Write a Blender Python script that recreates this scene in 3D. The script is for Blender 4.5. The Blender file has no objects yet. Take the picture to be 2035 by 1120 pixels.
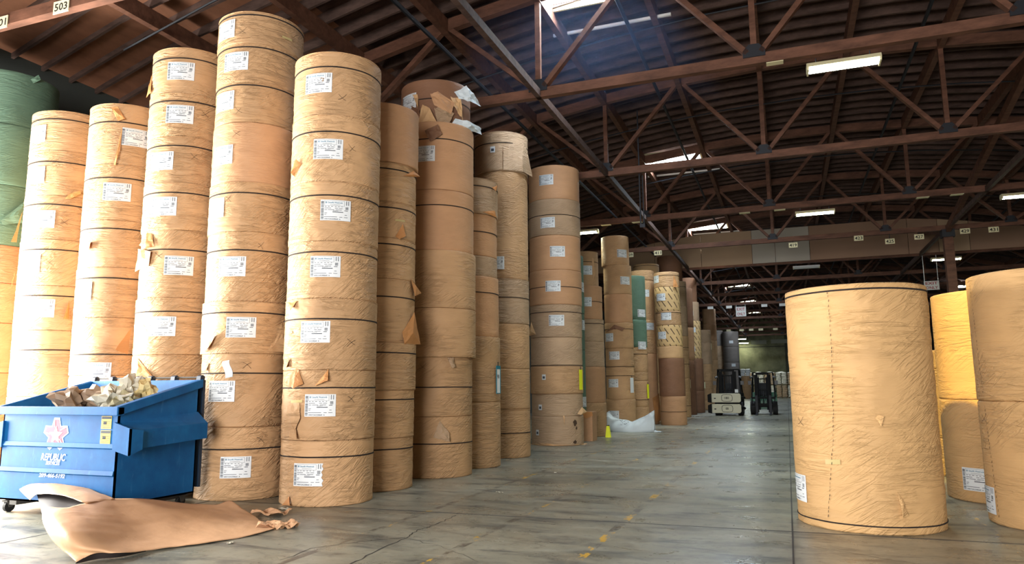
import bpy, bmesh, math, random
from mathutils import Vector, Matrix, noise
PI = math.pi
sc = bpy.context.scene
COL = sc.collection
# ------------------------------------------------------------------ camera
EYE = 1.5
cam_d = bpy.data.cameras.new('camera'); cam_d.sensor_width = 36.0
cam_d.lens = 1431.06 / 2035 * 36.0; cam_d.clip_start = .05; cam_d.clip_end = 400
cam = bpy.data.objects.new('camera', cam_d); COL.objects.link(cam)
yaw, pitch, roll = .361238, .144438, -.0069
fw = Vector((-math.sin(yaw)*math.cos(pitch), math.cos(yaw)*math.cos(pitch), math.sin(pitch)))
rt = Vector((math.cos(yaw), math.sin(yaw), 0)); up = rt.cross(fw)
r2 = rt*math.cos(roll) + up*math.sin(roll); u2 = -rt*math.sin(roll) + up*math.cos(roll)
cam.matrix_world = Matrix(((r2.x, u2.x, -fw.x, 0), (r2.y, u2.y, -fw.y, 0), (r2.z, u2.z, -fw.z, EYE), (0, 0, 0, 1)))
sc.camera = cam
# ------------------------------------------------------------------ view, world
sc.view_settings.view_transform = 'Standard'; sc.view_settings.look = 'None'
sc.view_settings.gamma = 1; sc.view_settings.use_curve_mapping = False
sc.view_settings.exposure = 0.3
cy = sc.cycles
cy.max_bounces = 7; cy.diffuse_bounces = 4; cy.glossy_bounces = 3; cy.transmission_bounces = 2; cy.volume_bounces = 0
cy.caustics_reflective = False; cy.caustics_refractive = False; cy.use_denoising = True
cy.sample_clamp_indirect = 6.0
w = bpy.data.worlds.new('world'); sc.world = w; w.use_nodes = True
w.node_tree.nodes['Background'].inputs[0].default_value = (.62, .78, 1, 1)
w.node_tree.nodes['Background'].inputs[1].default_value = 1.0
# ------------------------------------------------------------------ daylight through the left dock door, added fill from rear and right
def area(name, loc, target, sx, sy, power, color, spread=PI):
    d = bpy.data.lights.new(name, 'AREA'); d.shape = 'RECTANGLE'; d.size = sx; d.size_y = sy
    d.energy = power; d.color = color; d.spread = spread
    o = bpy.data.objects.new(name, d); COL.objects.link(o); o.location = loc
    o.rotation_euler = (Vector(target) - Vector(loc)).to_track_quat('-Z', 'Y').to_euler()
    return o
area('daylight_left_dock_door', (-13.55, 6.3, 2.1), (-7, 7.9, 2.2), 4.0, 3.9, 3900, (1, .97, .90))
area('rear_fill', (-2.6, -8.6, 3.0), (-.6, 10, 3.4), 8.5, 5.2, 3100, (1, .95, .90))  # broad panel added behind the camera as frontal fill, no door seen there
area('right_warm_fill', (15.1, 4.0, 2.5), (2, 10, 2.0), 5.0, 4.6, 250, (1, .88, .7))  # warm fill added at the right wall for the rolls beside the aisle
# warm high-bay lamp out of frame, over the aisle
def spot(name, loc, target, power, color, ang, blend=.3, rad=.25):
    d = bpy.data.lights.new(name, 'SPOT'); d.energy = power; d.color = color; d.spot_size = ang; d.spot_blend = blend; d.shadow_soft_size = rad
    o = bpy.data.objects.new(name, d); COL.objects.link(o); o.location = loc
    o.rotation_euler = (Vector(target) - Vector(loc)).to_track_quat('-Z', 'Y').to_euler()
    return o
spot('high_bay_lamp', (-1.2, 4.6, 6.8), (1.75, 11.2, 2.35), 5600, (1, .72, .16), .34, .5, .10)
# ------------------------------------------------------------------ materials
def mat(name, col, rough=.7, metal=0.0, spec=.4, emit=None, es=0):
    m = bpy.data.materials.new(name); m.use_nodes = True
    b = m.node_tree.nodes['Principled BSDF']
    b.inputs['Base Color'].default_value = (*col, 1); b.inputs['Roughness'].default_value = rough
    b.inputs['Metallic'].default_value = metal; b.inputs['Specular IOR Level'].default_value = spec
    if emit: b.inputs['Emission Color'].default_value = (*emit, 1); b.inputs['Emission Strength'].default_value = es
    return m
class NT:
    def __init__(s, m): s.t = m.node_tree; s.n = s.t.nodes; s.b = s.n['Principled BSDF']
    def L(s, a, b): s.t.links.new(a, b)
    def math(s, op, a, b=None, c=None):
        q = s.n.new('ShaderNodeMath'); q.operation = op
        for i, v in enumerate((a, b, c)):
            if v is None: continue
            if isinstance(v, (int, float)): q.inputs[i].default_value = v
            else: s.L(v, q.inputs[i])
        return q.outputs[0]
    def noise(s, vec, scale, detail=3, rough=.5, dist=0):
        q = s.n.new('ShaderNodeTexNoise'); q.inputs['Scale'].default_value = scale; q.inputs['Detail'].default_value = detail
        q.inputs['Roughness'].default_value = rough; q.inputs['Distortion'].default_value = dist
        s.L(vec, q.inputs['Vector']); return q.outputs['Fac']
    def xyz(s, x, y, z):
        q = s.n.new('ShaderNodeCombineXYZ')
        for i, v in enumerate((x, y, z)):
            if isinstance(v, (int, float)): q.inputs[i].default_value = v
            else: s.L(v, q.inputs[i])
        return q.outputs[0]
    def coord(s, k='Object'): return s.n.new('ShaderNodeTexCoord').outputs[k]
    def sep(s, v):
        q = s.n.new('ShaderNodeSeparateXYZ'); s.L(v, q.inputs[0]); return q.outputs
    def rng(s, v, a, b, c=0, d=1, smooth=False):
        q = s.n.new('ShaderNodeMapRange'); s.L(v, q.inputs[0])
        for i, x in enumerate((a, b, c, d)): q.inputs[i+1].default_value = x
        if smooth: q.interpolation_type = 'SMOOTHSTEP'
        return q.outputs[0]
    def mix(s, f, a, b):
        q = s.n.new('ShaderNodeMix'); q.data_type = 'RGBA'
        if isinstance(f, (int, float)): q.inputs[0].default_value = f
        else: s.L(f, q.inputs[0])
        for i, v in ((6, a), (7, b)):
            if isinstance(v, tuple): q.inputs[i].default_value = (*v, 1)
            else: s.L(v, q.inputs[i])
        return q.outputs[2]
    def bump(s, h, st, dist=.01):
        q = s.n.new('ShaderNodeBump'); q.inputs['Strength'].default_value = st; q.inputs['Distance'].default_value = dist
        s.L(h, q.inputs['Height']); s.L(q.outputs[0], s.b.inputs['Normal'])
def paper(name, col, crinkle=.6, stripes=False, rough=.62, fade=.10):
    m = mat(name, col, rough, spec=.3); k = NT(m)
    x, y, z = k.sep(k.coord())
    th = k.math('ARCTAN2', y, x); u = k.math('MULTIPLY', th, .62)
    rnd = k.n.new('ShaderNodeObjectInfo').outputs['Random']
    off = k.math('MULTIPLY', rnd, 37.0)
    v1 = k.xyz(k.math('MULTIPLY', u, 1.1), k.math('MULTIPLY', z, 7.0), off)
    n1 = k.noise(v1, 2.2, 4, .55, .6)
    r1 = k.math('SUBTRACT', 1.0, k.math('MULTIPLY', k.math('ABSOLUTE', k.math('SUBTRACT', n1, .5)), 9.0, ))
    r1 = k.math('MAXIMUM', r1, 0.0)
    a = k.math('ADD', k.math('MULTIPLY', u, .8), k.math('MULTIPLY', z, .6)); b = k.math('SUBTRACT', k.math('MULTIPLY', z, .8), k.math('MULTIPLY', u, .6))
    v2 = k.xyz(k.math('MULTIPLY', a, 2.0), k.math('MULTIPLY', b, 11.0), off)
    n2 = k.noise(v2, 1.5, 3, .5, .8)
    r2_ = k.math('MAXIMUM', k.math('SUBTRACT', 1.0, k.math('MULTIPLY', k.math('ABSOLUTE', k.math('SUBTRACT', n2, .52)), 8.0)), 0.0)
    msk = k.rng(k.noise(k.xyz(u, z, off), 1.6, 2), .42, .62, 0.0, 1.0, True)
    msk2 = k.rng(k.noise(k.xyz(z, u, off), 2.1, 2), .40, .60, 0.1, 1.0, True)
    fine = k.noise(k.xyz(k.math('MULTIPLY', u, 6), k.math('MULTIPLY', z, 90), off), 1.0, 2)
    h = k.math('ADD', k.math('MULTIPLY', r1, msk2), k.math('MULTIPLY', k.math('MULTIPLY', r2_, msk), .8))
    h = k.math('ADD', h, k.math('MULTIPLY', fine, .12)); h = k.math('ADD', h, k.math('MULTIPLY', n1, .8))
    k.bump(h, crinkle, .012)
    base = (*[c for c in col],)
    tint = k.rng(rnd, 0, 1, 1-fade, 1+fade)
    patch = k.rng(k.noise(k.xyz(u, k.math('MULTIPLY', z, 2.2), off), 2.3, 4, .6), .3, .7, .93, 1.07)
    f = k.math('MULTIPLY', tint, patch)
    c = k.n.new('ShaderNodeVectorMath'); c.operation = 'SCALE'; c.inputs[0].default_value = base; k.L(f, c.inputs['Scale'])
    out = c.outputs[0]
    if stripes:
        La, Lb = .42, .22
        aa = k.math('ADD', k.math('MULTIPLY', u, .64), k.math('MULTIPLY', z, -.77)); bb = k.math('ADD', k.math('MULTIPLY', u, .77), k.math('MULTIPLY', z, .64))
        bb = k.math('DIVIDE', bb, Lb); row = k.math('FLOOR', bb)
        aa = k.math('ADD', k.math('DIVIDE', aa, La), k.math('MULTIPLY', row, .5))
        fa = k.math('FRACT', aa); fb = k.math('FRACT', bb)
        d = k.math('MULTIPLY', k.math('LESS_THAN', fa, .72), k.math('LESS_THAN', fb, .17))
        out = k.mix(d, out, (.045, .025, .015))
    k.L(out, k.b.inputs['Base Color'])
    return m
KR = {
 'T': paper('kraft_tan', (.49, .30, .155), .9),
 'O': paper('kraft_orange_brown', (.47, .265, .14), .35),
 'G': paper('kraft_grey_tan', (.43, .295, .185), .8),
 'D': paper('kraft_dark_brown', (.22, .11, .062), .3),
 'L': paper('kraft_pale', (.62, .39, .20), .35),
 'Y': paper('kraft_yellow_tan', (.56, .345, .155), .75, fade=.02),
 'R': paper('kraft_overlit_red', (.50, .22, .12), .7),  # overexposure on stack A's lower rolls put into the kraft colour
 'N': paper('green_wrapper', (.095, .17, .12), .5),
 'S': paper('kraft_with_printed_dashes', (.60, .41, .20), .25, stripes=True),
 'C': paper('charcoal_wrapper', (.19, .165, .15), .15),
}
M_IN = paper('kraft_inner_face', (.47, .215, .075), .3)
M_BAND = mat('dark_seam', (.018, .012, .01), .9)
M_END = mat('roll_end_paper', (.36, .22, .12), .8)
M_LABEL = mat('label_white', (.70, .74, .77), .5)
M_INK = mat('label_ink', (.05, .06, .08), .7)
M_INKB = mat('label_blue_ink', (.05, .19, .30), .7)
M_MARK = mat('marker_black', (.06, .035, .02), .8)
M_TAPE = mat('packing_tape', (.50, .40, .18), .35)
M_WHITE = mat('white_plastic', (.80, .82, .84), .5)
def wood(name, col, rough=.8):
    m = mat(name, col, rough, spec=.2); k = NT(m); x, y, z = k.sep(k.coord('Object'))
    n = k.noise(k.xyz(k.math('MULTIPLY', x, .8), k.math('MULTIPLY', y, 2.5), k.math('MULTIPLY', z, 2.5)), 2.5, 4, .65)
    f = k.rng(n, .3, .7, .6, 1.35)
    c = k.n.new('ShaderNodeVectorMath'); c.operation = 'SCALE'; c.inputs[0].default_value = col; k.L(f, c.inputs['Scale'])
    k.L(c.outputs[0], k.b.inputs['Base Color']); return m
M_TRUSS = wood('truss_red_brown_timber', (.125, .057, .036), .6)
M_JOIST = wood('joist_timber', (.085, .052, .042))
M_DECK = wood('deck_boards', (.08, .044, .036))
k = NT(M_DECK); x, y, z = k.sep(k.coord()); old = k.b.inputs['Base Color'].links[0].from_socket      # redder, lighter deck colour over the bay next to the left wall
bay_tone = k.noise(k.xyz(k.math('MULTIPLY', x, 3), y, 0.0), 1.5, 5, .6)
k.L(k.mix(k.math('LESS_THAN', x, -8.8), old, k.mix(bay_tone, (.12, .05, .03), (.30, .135, .075))), k.b.inputs['Base Color'])
M_STEEL = mat('dark_steel', (.018, .020, .026), .55, .3)
M_GREYP = mat('painted_grey_steel', (.10, .10, .105), .5)
M_BLACK = mat('black_rubber', (.012, .012, .013), .75)
M_BLKP = mat('black_paint', (.004, .0045, .005), .6, 0, .15)
M_TAG = mat('tag_cream', (.72, .66, .42), .6)
M_TAGK = mat('tag_digits_black', (.015, .015, .015), .7)
M_LAMP = mat('fluorescent_tube', (1, 1, 1), .4, emit=(.93, 1, .72), es=26)
M_LAMP_OFF = mat('unlit_tube', (.55, .58, .58), .4)
M_SKY = mat('skylight_sky', (1, 1, 1), .4, emit=(.88, .95, 1), es=9)
M_SKYW = mat('skylight_curb_sunlit', (.8, .8, .78), .5)  # white stands for sunlight on the curb
M_CREAM = mat('cream_paint', (.60, .58, .44), .5)
M_GREEN = mat('forklift_green', (.02, .13, .075), .4)
M_GLASS = mat('lens', (.7, .7, .65), .2)
M_YEL = mat('bright_yellow_plastic', (.80, .85, .02), .5)
M_SAFETY = mat('white_fabric', (.62, .70, .76), .8)
# ------------------------------------------------------------------ geometry helpers
class MB:
    def __init__(s): s.v = []; s.f = []; s.m = []; s.mi = 0
    def add(s, vs, fs):
        o = len(s.v); s.v += [tuple(p) for p in vs]; s.f += [tuple(o+i for i in f) for f in fs]; s.m += [s.mi]*len(fs); return s
    def box(s, c, d, M=None):
        x, y, z = d[0]/2, d[1]/2, d[2]/2
        vs = [Vector((i*x, j*y, k*z)) for i in (-1, 1) for j in (-1, 1) for k in (-1, 1)]
        if M is not None: vs = [M @ p for p in vs]
        vs = [p + Vector(c) for p in vs]
        return s.add(vs, [(0,1,3,2),(4,6,7,5),(0,4,5,1),(2,3,7,6),(0,2,6,4),(1,5,7,3)])
    def bar(s, a, b, w_, h_, upv=(0, 0, 1)):
        a, b = Vector(a), Vector(b); d = (b-a); L = d.length; d.normalize()
        sd = d.cross(Vector(upv))
        if sd.length < 1e-4: sd = d.cross(Vector((0, 1, 0)))
        sd.normalize(); u_ = sd.cross(d)
        vs = [p + sd*i*w_/2 + u_*j*h_/2 for p in (a, b) for i, j in ((-1,-1),(1,-1),(1,1),(-1,1))]
        return s.add(vs, [(3,2,1,0),(4,5,6,7),(0,1,5,4),(1,2,6,5),(2,3,7,6),(3,0,4,7)])
    def tube(s, pts, r, n=8, caps=True):
        pts = [Vector(p) for p in pts]; rings = []
        for i, p in enumerate(pts):
            d = (pts[min(i+1, len(pts)-1)] - pts[max(i-1, 0)]).normalized()
            a = d.cross(Vector((0, 0, 1)));
            if a.length < .05: a = d.cross(Vector((0, 1, 0)))
            a.normalize(); b = d.cross(a); rr = r[i] if isinstance(r, (list, tuple)) else r
            rings.append([p + a*math.cos(t*2*PI/n)*rr + b*math.sin(t*2*PI/n)*rr for t in range(n)])
        vs = [p for q in rings for p in q]; fs = []
        for i in range(len(pts)-1):
            for t in range(n): fs.append((i*n+t, i*n+(t+1) % n, (i+1)*n+(t+1) % n, (i+1)*n+t))
        if caps: fs += [tuple(range(n-1, -1, -1)), tuple((len(pts)-1)*n+t for t in range(n))]
        return s.add(vs, fs)
    def prism(s, poly, axis, a, b):
        """poly of 2D points extruded along axis ('x': poly=(y,z), 'y': poly=(x,z), 'z': poly=(x,y))"""
        def P(q, t): return {'x': (t, q[0], q[1]), 'y': (q[0], t, q[1]), 'z': (q[0], q[1], t)}[axis]
        n = len(poly); vs = [P(q, a) for q in poly] + [P(q, b) for q in poly]
        return s.add(vs, [tuple(range(n))[::-1], tuple(range(n, 2*n))] + [(i, (i+1) % n, n+(i+1) % n, n+i) for i in range(n)])
    def grid(s, P, nu, nv):
        vs = [P(i/nu, j/nv) for j in range(nv+1) for i in range(nu+1)]
        return s.add(vs, [(j*(nu+1)+i, j*(nu+1)+i+1, (j+1)*(nu+1)+i+1, (j+1)*(nu+1)+i) for j in range(nv) for i in range(nu)])
    def build(s, name, mats, parent=None, smooth=False, loc=None, bevel=0, fix=True):
        me = bpy.data.meshes.new(name); me.from_pydata(s.v, [], s.f)
        mats = mats if isinstance(mats, (list, tuple)) else [mats]
        for q in mats: me.materials.append(q)
        if len(mats) > 1: me.polygons.foreach_set('material_index', s.m)
        if fix:
            b = bmesh.new(); b.from_mesh(me); bmesh.ops.recalc_face_normals(b, faces=b.faces); b.to_mesh(me); b.free()
        if smooth: me.polygons.foreach_set('use_smooth', [True]*len(me.polygons))
        me.update()
        o = bpy.data.objects.new(name, me); COL.objects.link(o)
        if parent is not None: o.parent = parent
        if loc is not None: o.location = loc
        if bevel:
            q = o.modifiers.new('bevel', 'BEVEL'); q.width = bevel; q.segments = 2; q.limit_method = 'ANGLE'
        return o
def ob(name, me, parent=None, loc=None, rot=None):
    o = bpy.data.objects.new(name, me); COL.objects.link(o)
    if parent is not None: o.parent = parent
    if loc is not None: o.location = loc
    if rot is not None: o.rotation_euler = rot
    return o
def tag(o, label, cat, group=None):
    o['label'] = label; o['category'] = cat
    if group: o['group'] = group
    return o
def thing(name, label, cat, loc=(0, 0, 0), rz=0, group=None):
    o = bpy.data.objects.new(name, None); COL.objects.link(o); o.location = loc; o.rotation_euler = (0, 0, rz)
    o.empty_display_size = .1
    return tag(o, label, cat, group)
def struct(o): o['kind'] = 'structure'; return o
def text_data(s, size, bold=False, shear=0):
    c = bpy.data.curves.new('text', 'FONT'); c.body = s; c.size = size; c.align_x = 'CENTER'; c.align_y = 'CENTER'
    c.resolution_u = 2; c.shear = shear
    if bold: c.offset = size*.018
    o = bpy.data.objects.new('text', c); COL.objects.link(o)
    bpy.context.view_layer.update()
    me = bpy.data.meshes.new_from_object(o.evaluated_get(bpy.context.evaluated_depsgraph_get()))
    vs = [tuple(v.co) for v in me.vertices]; fs = [tuple(p.vertices) for p in me.polygons]
    bpy.data.objects.remove(o); bpy.data.meshes.remove(me); bpy.data.curves.remove(c)
    return vs, fs
def fit(t, wd, ht=None):
    vs, fs = t; x0 = min(v[0] for v in vs); x1 = max(v[0] for v in vs); y0 = min(v[1] for v in vs); y1 = max(v[1] for v in vs)
    sx = wd/(x1-x0); sy = (ht/(y1-y0)) if ht else sx
    return [((v[0]-(x0+x1)/2)*sx, (v[1]-(y0+y1)/2)*sy) for v in vs], fs
def put_text(mb, s, wd, ht, fn, bold=True, shear=0):
    vs, fs = fit(text_data(s, 1, bold, shear), wd, ht); mb.add([fn(a, b) for a, b in vs], fs)
# ------------------------------------------------------------------ building shell
XL, XR, YB, YF = -13.8, 15.4, -9.0, 99.0
BAY = 6.1; T = [7.50873 + BAY*k for k in range(-2, 15)]
def zr(x): return 10.46 - .0115*(x-.8)**2          # underside of the roof boards
# floor
mf = mat('floor_concrete', (.1, .1, .08), .35, spec=.5); k = NT(mf); P = k.coord('Object'); x, y, z = k.sep(P)
big = k.noise(P, .35, 5, .6, .4)
strk = k.noise(k.xyz(k.math('MULTIPLY', x, .55), k.math('MULTIPLY', y, 1.9), 0.0), 1.6, 6, .68, .5)
fine = k.noise(P, 9, 5, .7)
c = k.mix(k.rng(big, .32, .68), (.15, .155, .125), (.34, .335, .27))
c = k.mix(k.rng(strk, .50, .68), c, (.055, .066, .068))
c = k.mix(k.rng(strk, .40, .26), c, (.42, .42, .36))
c = k.mix(k.rng(fine, .54, .74, 0, .7), c, (.04, .042, .04))
wear = k.noise(k.xyz(k.math('MULTIPLY', x, 2.2), y, 0.0), 1.7, 5, .75)
for sx in (-4.2, -3.0, -1.8, 1.87):
    inn = k.math('LESS_THAN', k.math('ABSOLUTE', k.math('SUBTRACT', x, sx)), .045)
    c = k.mix(k.math('MULTIPLY', inn, k.rng(wear, .40, .50, .75, 0)), c, (.035, .032, .03))
    c = k.mix(k.math('MULTIPLY', inn, k.rng(wear, .555, .60, 0, 1)), c, (.62, .38, .05))
k.L(c, k.b.inputs['Base Color'])
k.L(k.rng(k.noise(P, 1.3, 5, .7, .6), .3, .7, .20, .48), k.b.inputs['Roughness'])
k.bump(k.math('ADD', fine, k.math('MULTIPLY', big, 2)), .12, .01)
f = MB(); f.box(((XL+XR)/2, (YB+YF)/2, -.1), (XR-XL+2, YF-YB+2, .2)); floor = struct(f.build('floor', mf))
mj = mat('joint_sealant', (.02, .02, .022), .6)
j = MB(); j.box((-.04, 45, .001), (.016, 108, .002))
for yy in (8.28, 16.4, 24.7, 33, 41.2, 49.5, 58): j.box((.8, yy, .001), (29, .02, .002), Matrix.Rotation(.03, 3, 'Z') if yy < 9 else None)
j.box((-14+6.6, 20, .001), (.02, 30, .002))
struct(j.build('floor_joint', mj, floor))
cr = MB(); random.seed(4)
def crack(pts, w0):
    P2 = []
    for a, b in zip(pts[:-1], pts[1:]):
        for t in range(6):
            u = t/6; P2.append((a[0]+(b[0]-a[0])*u + random.uniform(-.02, .02), a[1]+(b[1]-a[1])*u+random.uniform(-.02, .02)))
    P2.append(pts[-1]); n = len(P2); vs = []; fs = []
    for i, p in enumerate(P2):
        q = P2[min(i+1, n-1)]; o = P2[max(i-1, 0)]; d = Vector((q[0]-o[0], q[1]-o[1])).normalized(); ww = w0*random.uniform(.4, 1)
        vs += [(p[0]-d.y*ww, p[1]+d.x*ww, .0016), (p[0]+d.y*ww, p[1]-d.x*ww, .0016)]
    for i in range(n-1): fs.append((2*i, 2*i+1, 2*i+3, 2*i+2))
    cr.add(vs, fs)
crack([(-3.5, 5.0), (-3.6, 5.58), (-3.67, 6.04), (-3.7, 6.69), (-3.76, 7.08), (-3.73, 7.48), (-3.76, 8.03)], .008)
crack([(-4.27, 5.5), (-4.31, 5.99), (-4.08, 6.31), (-3.71, 6.71)], .005); crack([(-3.71, 6.7), (-3.1, 6.4), (-2.6, 6.0)], .003)
crack([(-4.42, 11.45), (-3.76, 11.59), (-3.28, 12.17)], .006); crack([(-.1, 6.6), (.9, 6.9), (1.6, 6.6)], .004); crack([(.1, 7.6), (1.0, 7.1), (1.7, 7.0)], .003)
struct(cr.build('floor_crack', mj, floor))
# walls
mw = mat('wall_grey_green', (.055, .065, .06), .8); k = NT(mw); n = k.noise(k.coord(), 1.2, 4, .6); k.L(k.mix(n, (.04, .048, .047), (.075, .085, .075)), k.b.inputs['Base Color'])
mc = mat('wall_concrete', (.2, .2, .12), .8); k = NT(mc); P = k.coord(); n = k.noise(P, .7, 6, .65, .3)
cc = k.mix(k.rng(n, .35, .65), (.14, .14, .08), (.30, .30, .18)); k.L(cc, k.b.inputs['Base Color'])
def wall(name, boxes, m):
    b = MB()
    for c_, d_ in boxes: b.box(c_, d_)
    return struct(b.build(name, m))
# left wall with an open dock door (Y 4.3..8.3, 4 m high)
wall('wall_left', [((XL-.1, (YB+4.3)/2, 4.1), (.2, 4.3-YB, 8.2)), ((XL-.1, (8.3+YF)/2, 4.1), (.2, YF-8.3, 8.2)), ((XL-.1, 6.3, 6.1), (.2, 4.0, 4.2))], mw)
wall('wall_right', [((XR+.1, (YB+1.5)/2, 4.1), (.2, 1.5-YB, 8.2)), ((XR+.1, (6.5+YF)/2, 4.1), (.2, YF-6.5, 8.2)), ((XR+.1, 4, 6.6), (.2, 5, 3.2))], mw)
wall('wall_rear', [((-10.45, YB-.1, 5.3), (6.9, .2, 10.6)), ((8.65, YB-.1, 5.3), (13.7, .2, 10.6)), ((-2.6, YB-.1, 8.2), (8.8, .2, 4.8))], mw)
wall('wall_far', [((.8, YF+.1, 5.3), (29.6, .2, 10.6))], mc)
b = MB()
for zz in (6.42,): b.box((.8, YF-.03, zz), (29, .06, .12))
for xx in (-12, -6.2, .1, 6.2, 12): b.box((xx, YF-.05, 5), (.35, .1, 10))
struct(b.build('trim_1', mat('far_wall_trim', (.07, .07, .05), .8)))
b = MB(); b.box((-3.2, YF-.08, 7.0), (1.9, .12, .5)); b.box((-.6, YF-.08, 7.05), (2.2, .12, .5)); struct(b.build('trim_2', mat('pale_panel', (.3, .31, .25), .7)))
# roof boards and joists
b = MB(); NX = 40
xs = [XL + (XR-XL)*i/NX for i in range(NX+1)]
vs = [(xx, yy, zr(xx)) for yy in (YB, YF) for xx in xs] + [(xx, yy, zr(xx)+.15) for yy in (YB, YF) for xx in xs]; m1 = NX+1
fs = [(i, i+1, m1+i+1, m1+i) for i in range(NX)] + [(2*m1+i, 3*m1+i, 3*m1+i+1, 2*m1+i+1) for i in range(NX)]
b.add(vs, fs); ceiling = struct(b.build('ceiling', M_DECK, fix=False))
b = MB(); NJ = 14; xj = [XL + (XR-XL)*i/NJ for i in range(NJ+1)]
yy = YB + .3; nj = 0
while yy < YF:
    nj += 1; xj = [XL + (XR-XL)*i/NJ for i in range(NJ+1)]
    vs = [(xx, yy+dy, zr(xx)+dz) for xx in xj for q in [(.10 if xx < -10.9 else .24)] for dy, dz in ((-.03, -q), (.03, -q), (.03, .02), (-.03, .02))]
    fs = [(4*i+a, 4*i+(a+1) % 4, 4*i+4+(a+1) % 4, 4*i+4+a) for i in range(NJ) for a in range(4)]
    b.add(vs, fs); yy += .61
struct(b.build('ceiling_joists', M_JOIST, ceiling))
# lengthwise roof beams at the panel points
NODE = [-4.515 + 4.28*i for i in (-2, -1, 0, 1, 2, 3, 4)]
TOPX = sorted(NODE + [q + 2.14 for q in NODE[:-1]])
for i, xx in enumerate(TOPX):
    if i == 0: continue
    b = MB(); b.box((xx, (YB+YF)/2, zr(xx)-.24-.16), (.14, YF-YB, .32)); struct(b.build('trim_%d' % (i+3), M_TRUSS))
CH = 7.46                                       # underside of the bottom chords
for i, xx in enumerate((NODE[2], 6.19)):
    b = MB(); b.box((xx, 45, CH+.08), (.11, 106, .16)); struct(b.build('trim_%d' % (i+20), M_JOIST))
xj = [XL + (XR-XL)*i/NJ for i in range(NJ+1)]
b = MB()                                        # sprinkler mains along the roof
for xx, zz in ((-6.15, 8.3), (-2.9, 9.55), (3.4, 9.7), (9.5, 9.1)): b.tube([(xx, YB, zz), (xx, YF, zz)], .045, 6)
for kk in range(1, 15):
    ya = T[0] + BAY*kk + 2.2
    b.tube([(xx, ya, zr(xx)-.62) for xx in xj[1:-1]], .022, 5)
struct(b.build('trim_23', M_STEEL))
# ------------------------------------------------------------------ timber roof trusses
ORD = ['nearest', 'second nearest', 'third nearest', 'fourth nearest', 'fifth nearest', 'sixth nearest', 'seventh nearest', 'eighth nearest', 'ninth nearest', 'tenth nearest', 'eleventh nearest', 'twelfth nearest', 'thirteenth nearest', 'fourteenth nearest', 'fifteenth nearest']
def truss_meshes():
    r = []
    b = MB(); b.box((.8, .03, CH+.10), (29.0, .15, .20)); r.append(('bottom_chord', b, M_TRUSS))
    b = MB()
    for a, c_ in zip(TOPX[:-1], TOPX[1:]): b.bar((a, 0, zr(a)-.37), (c_, 0, zr(c_)-.37), .16, .26)
    b.bar((XL+.1, 0, zr(XL)-.35), (TOPX[0], 0, zr(TOPX[0])-.37), .16, .2); b.bar((XR-.1, 0, zr(XR)-.35), (TOPX[-1], 0, zr(TOPX[-1])-.37), .16, .2)
    r.append(('top_chord', b, M_TRUSS))
    for q in NODE:
        b = MB(); b.bar((q, 0, CH+.19), (q, 0, zr(q)-.45), .11, .10, (0, 1, 0)); r.append(('vertical_post', b, M_TRUSS))
        for s_ in (-1, 1):
            xt = q + 2.14*s_
            if xt < XL+.3 or xt > XR-.3: continue
            b = MB(); b.bar((q + .12*s_, 0, CH+.22), (xt-.05*s_, 0, zr(xt)-.42), .10, .14, (0, 1, 0)); r.append(('diagonal_brace', b, M_TRUSS))
        b = MB(); b.prism([(q-.2, CH+.13), (q+.2, CH+.13), (q+.2, CH+.26), (q+.09, CH+.38), (q-.09, CH+.38), (q-.2, CH+.26)], 'y', -.07, .13); r.append(('gusset_plate', b, M_STEEL))
    return r
tm = None; vis = 0
for kk, yt in enumerate(T):
    lab = ('red-brown timber roof truss, %s of the trusses seen overhead' % ORD[kk-1]) if 1 <= kk <= 15 else ('red-brown timber roof truss behind the camera' if kk == 0 else 'red-brown timber roof truss farthest away against the concrete wall')
    if kk == 0: continue
    t = thing('roof_truss', lab, 'roof truss', (0, yt, 0), 0, 'timber roof trusses')
    if tm is None: tm = [(n_, b.build(n_, m_, t)) for n_, b, m_ in truss_meshes()]
    else:
        for n_, o in tm: ob(n_, o.data, t)
# ------------------------------------------------------------------ fluorescent fittings
def lamp_fitting(x, y, z, on, label, hang=.2, power=110):
    t = thing('fluorescent_light', label, 'ceiling light', (x, y, z), 0, 'fluorescent lights on the trusses')
    b = MB(); b.prism([(-.16, 0), (.16, 0), (.10, .09), (-.10, .09)], 'x', -.62, .62); b.build('housing', M_WHITE if not on else M_TAG, t)
    for s_ in (-1, 1):
        q = MB(); q.tube([(-.58, .075*s_, -.025), (.58, .075*s_, -.025)], .024, 8); q.build('tube', M_LAMP if on else M_LAMP_OFF, t)
    for s_ in (-.6, .6):
        q = MB(); q.box((s_, 0, -.03), (.03, .30, .06)); q.build('end_cap', M_TAG, t)
    h = MB()
    for s_ in (-.45, .45): h.tube([(s_, 0, .085), (s_, 0, max(.2, hang))], .01, 5)
    h.build('hanger', M_STEEL, t)
    if on:
        d = bpy.data.lights.new('lamp_light', 'AREA'); d.shape = 'RECTANGLE'; d.size = 1.1; d.size_y = .25; d.energy = power; d.color = (.95, 1, .78)
        l = bpy.data.objects.new('lamp_light', d); COL.objects.link(l); l.parent = t; l.location = (0, 0, -.06)
lamp_fitting(1.28, T[3]+.16, CH-.20, True, 'lit fluorescent light, the largest one, hanging over the aisle on the second truss', power=140)
lamp_fitting(1.2, T[5]+.16, CH-.20, True, 'lit fluorescent light in mid distance, directly below and beyond the largest one')
lamp_fitting(-6.95, T[5]+.16, CH-.20, True, 'lit fluorescent light peeking out right beside the stack with the orange-brown top roll')
lamp_fitting(7.2, T[5]+.16, CH-.20, True, 'lit fluorescent light cut off by the right picture edge')
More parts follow.
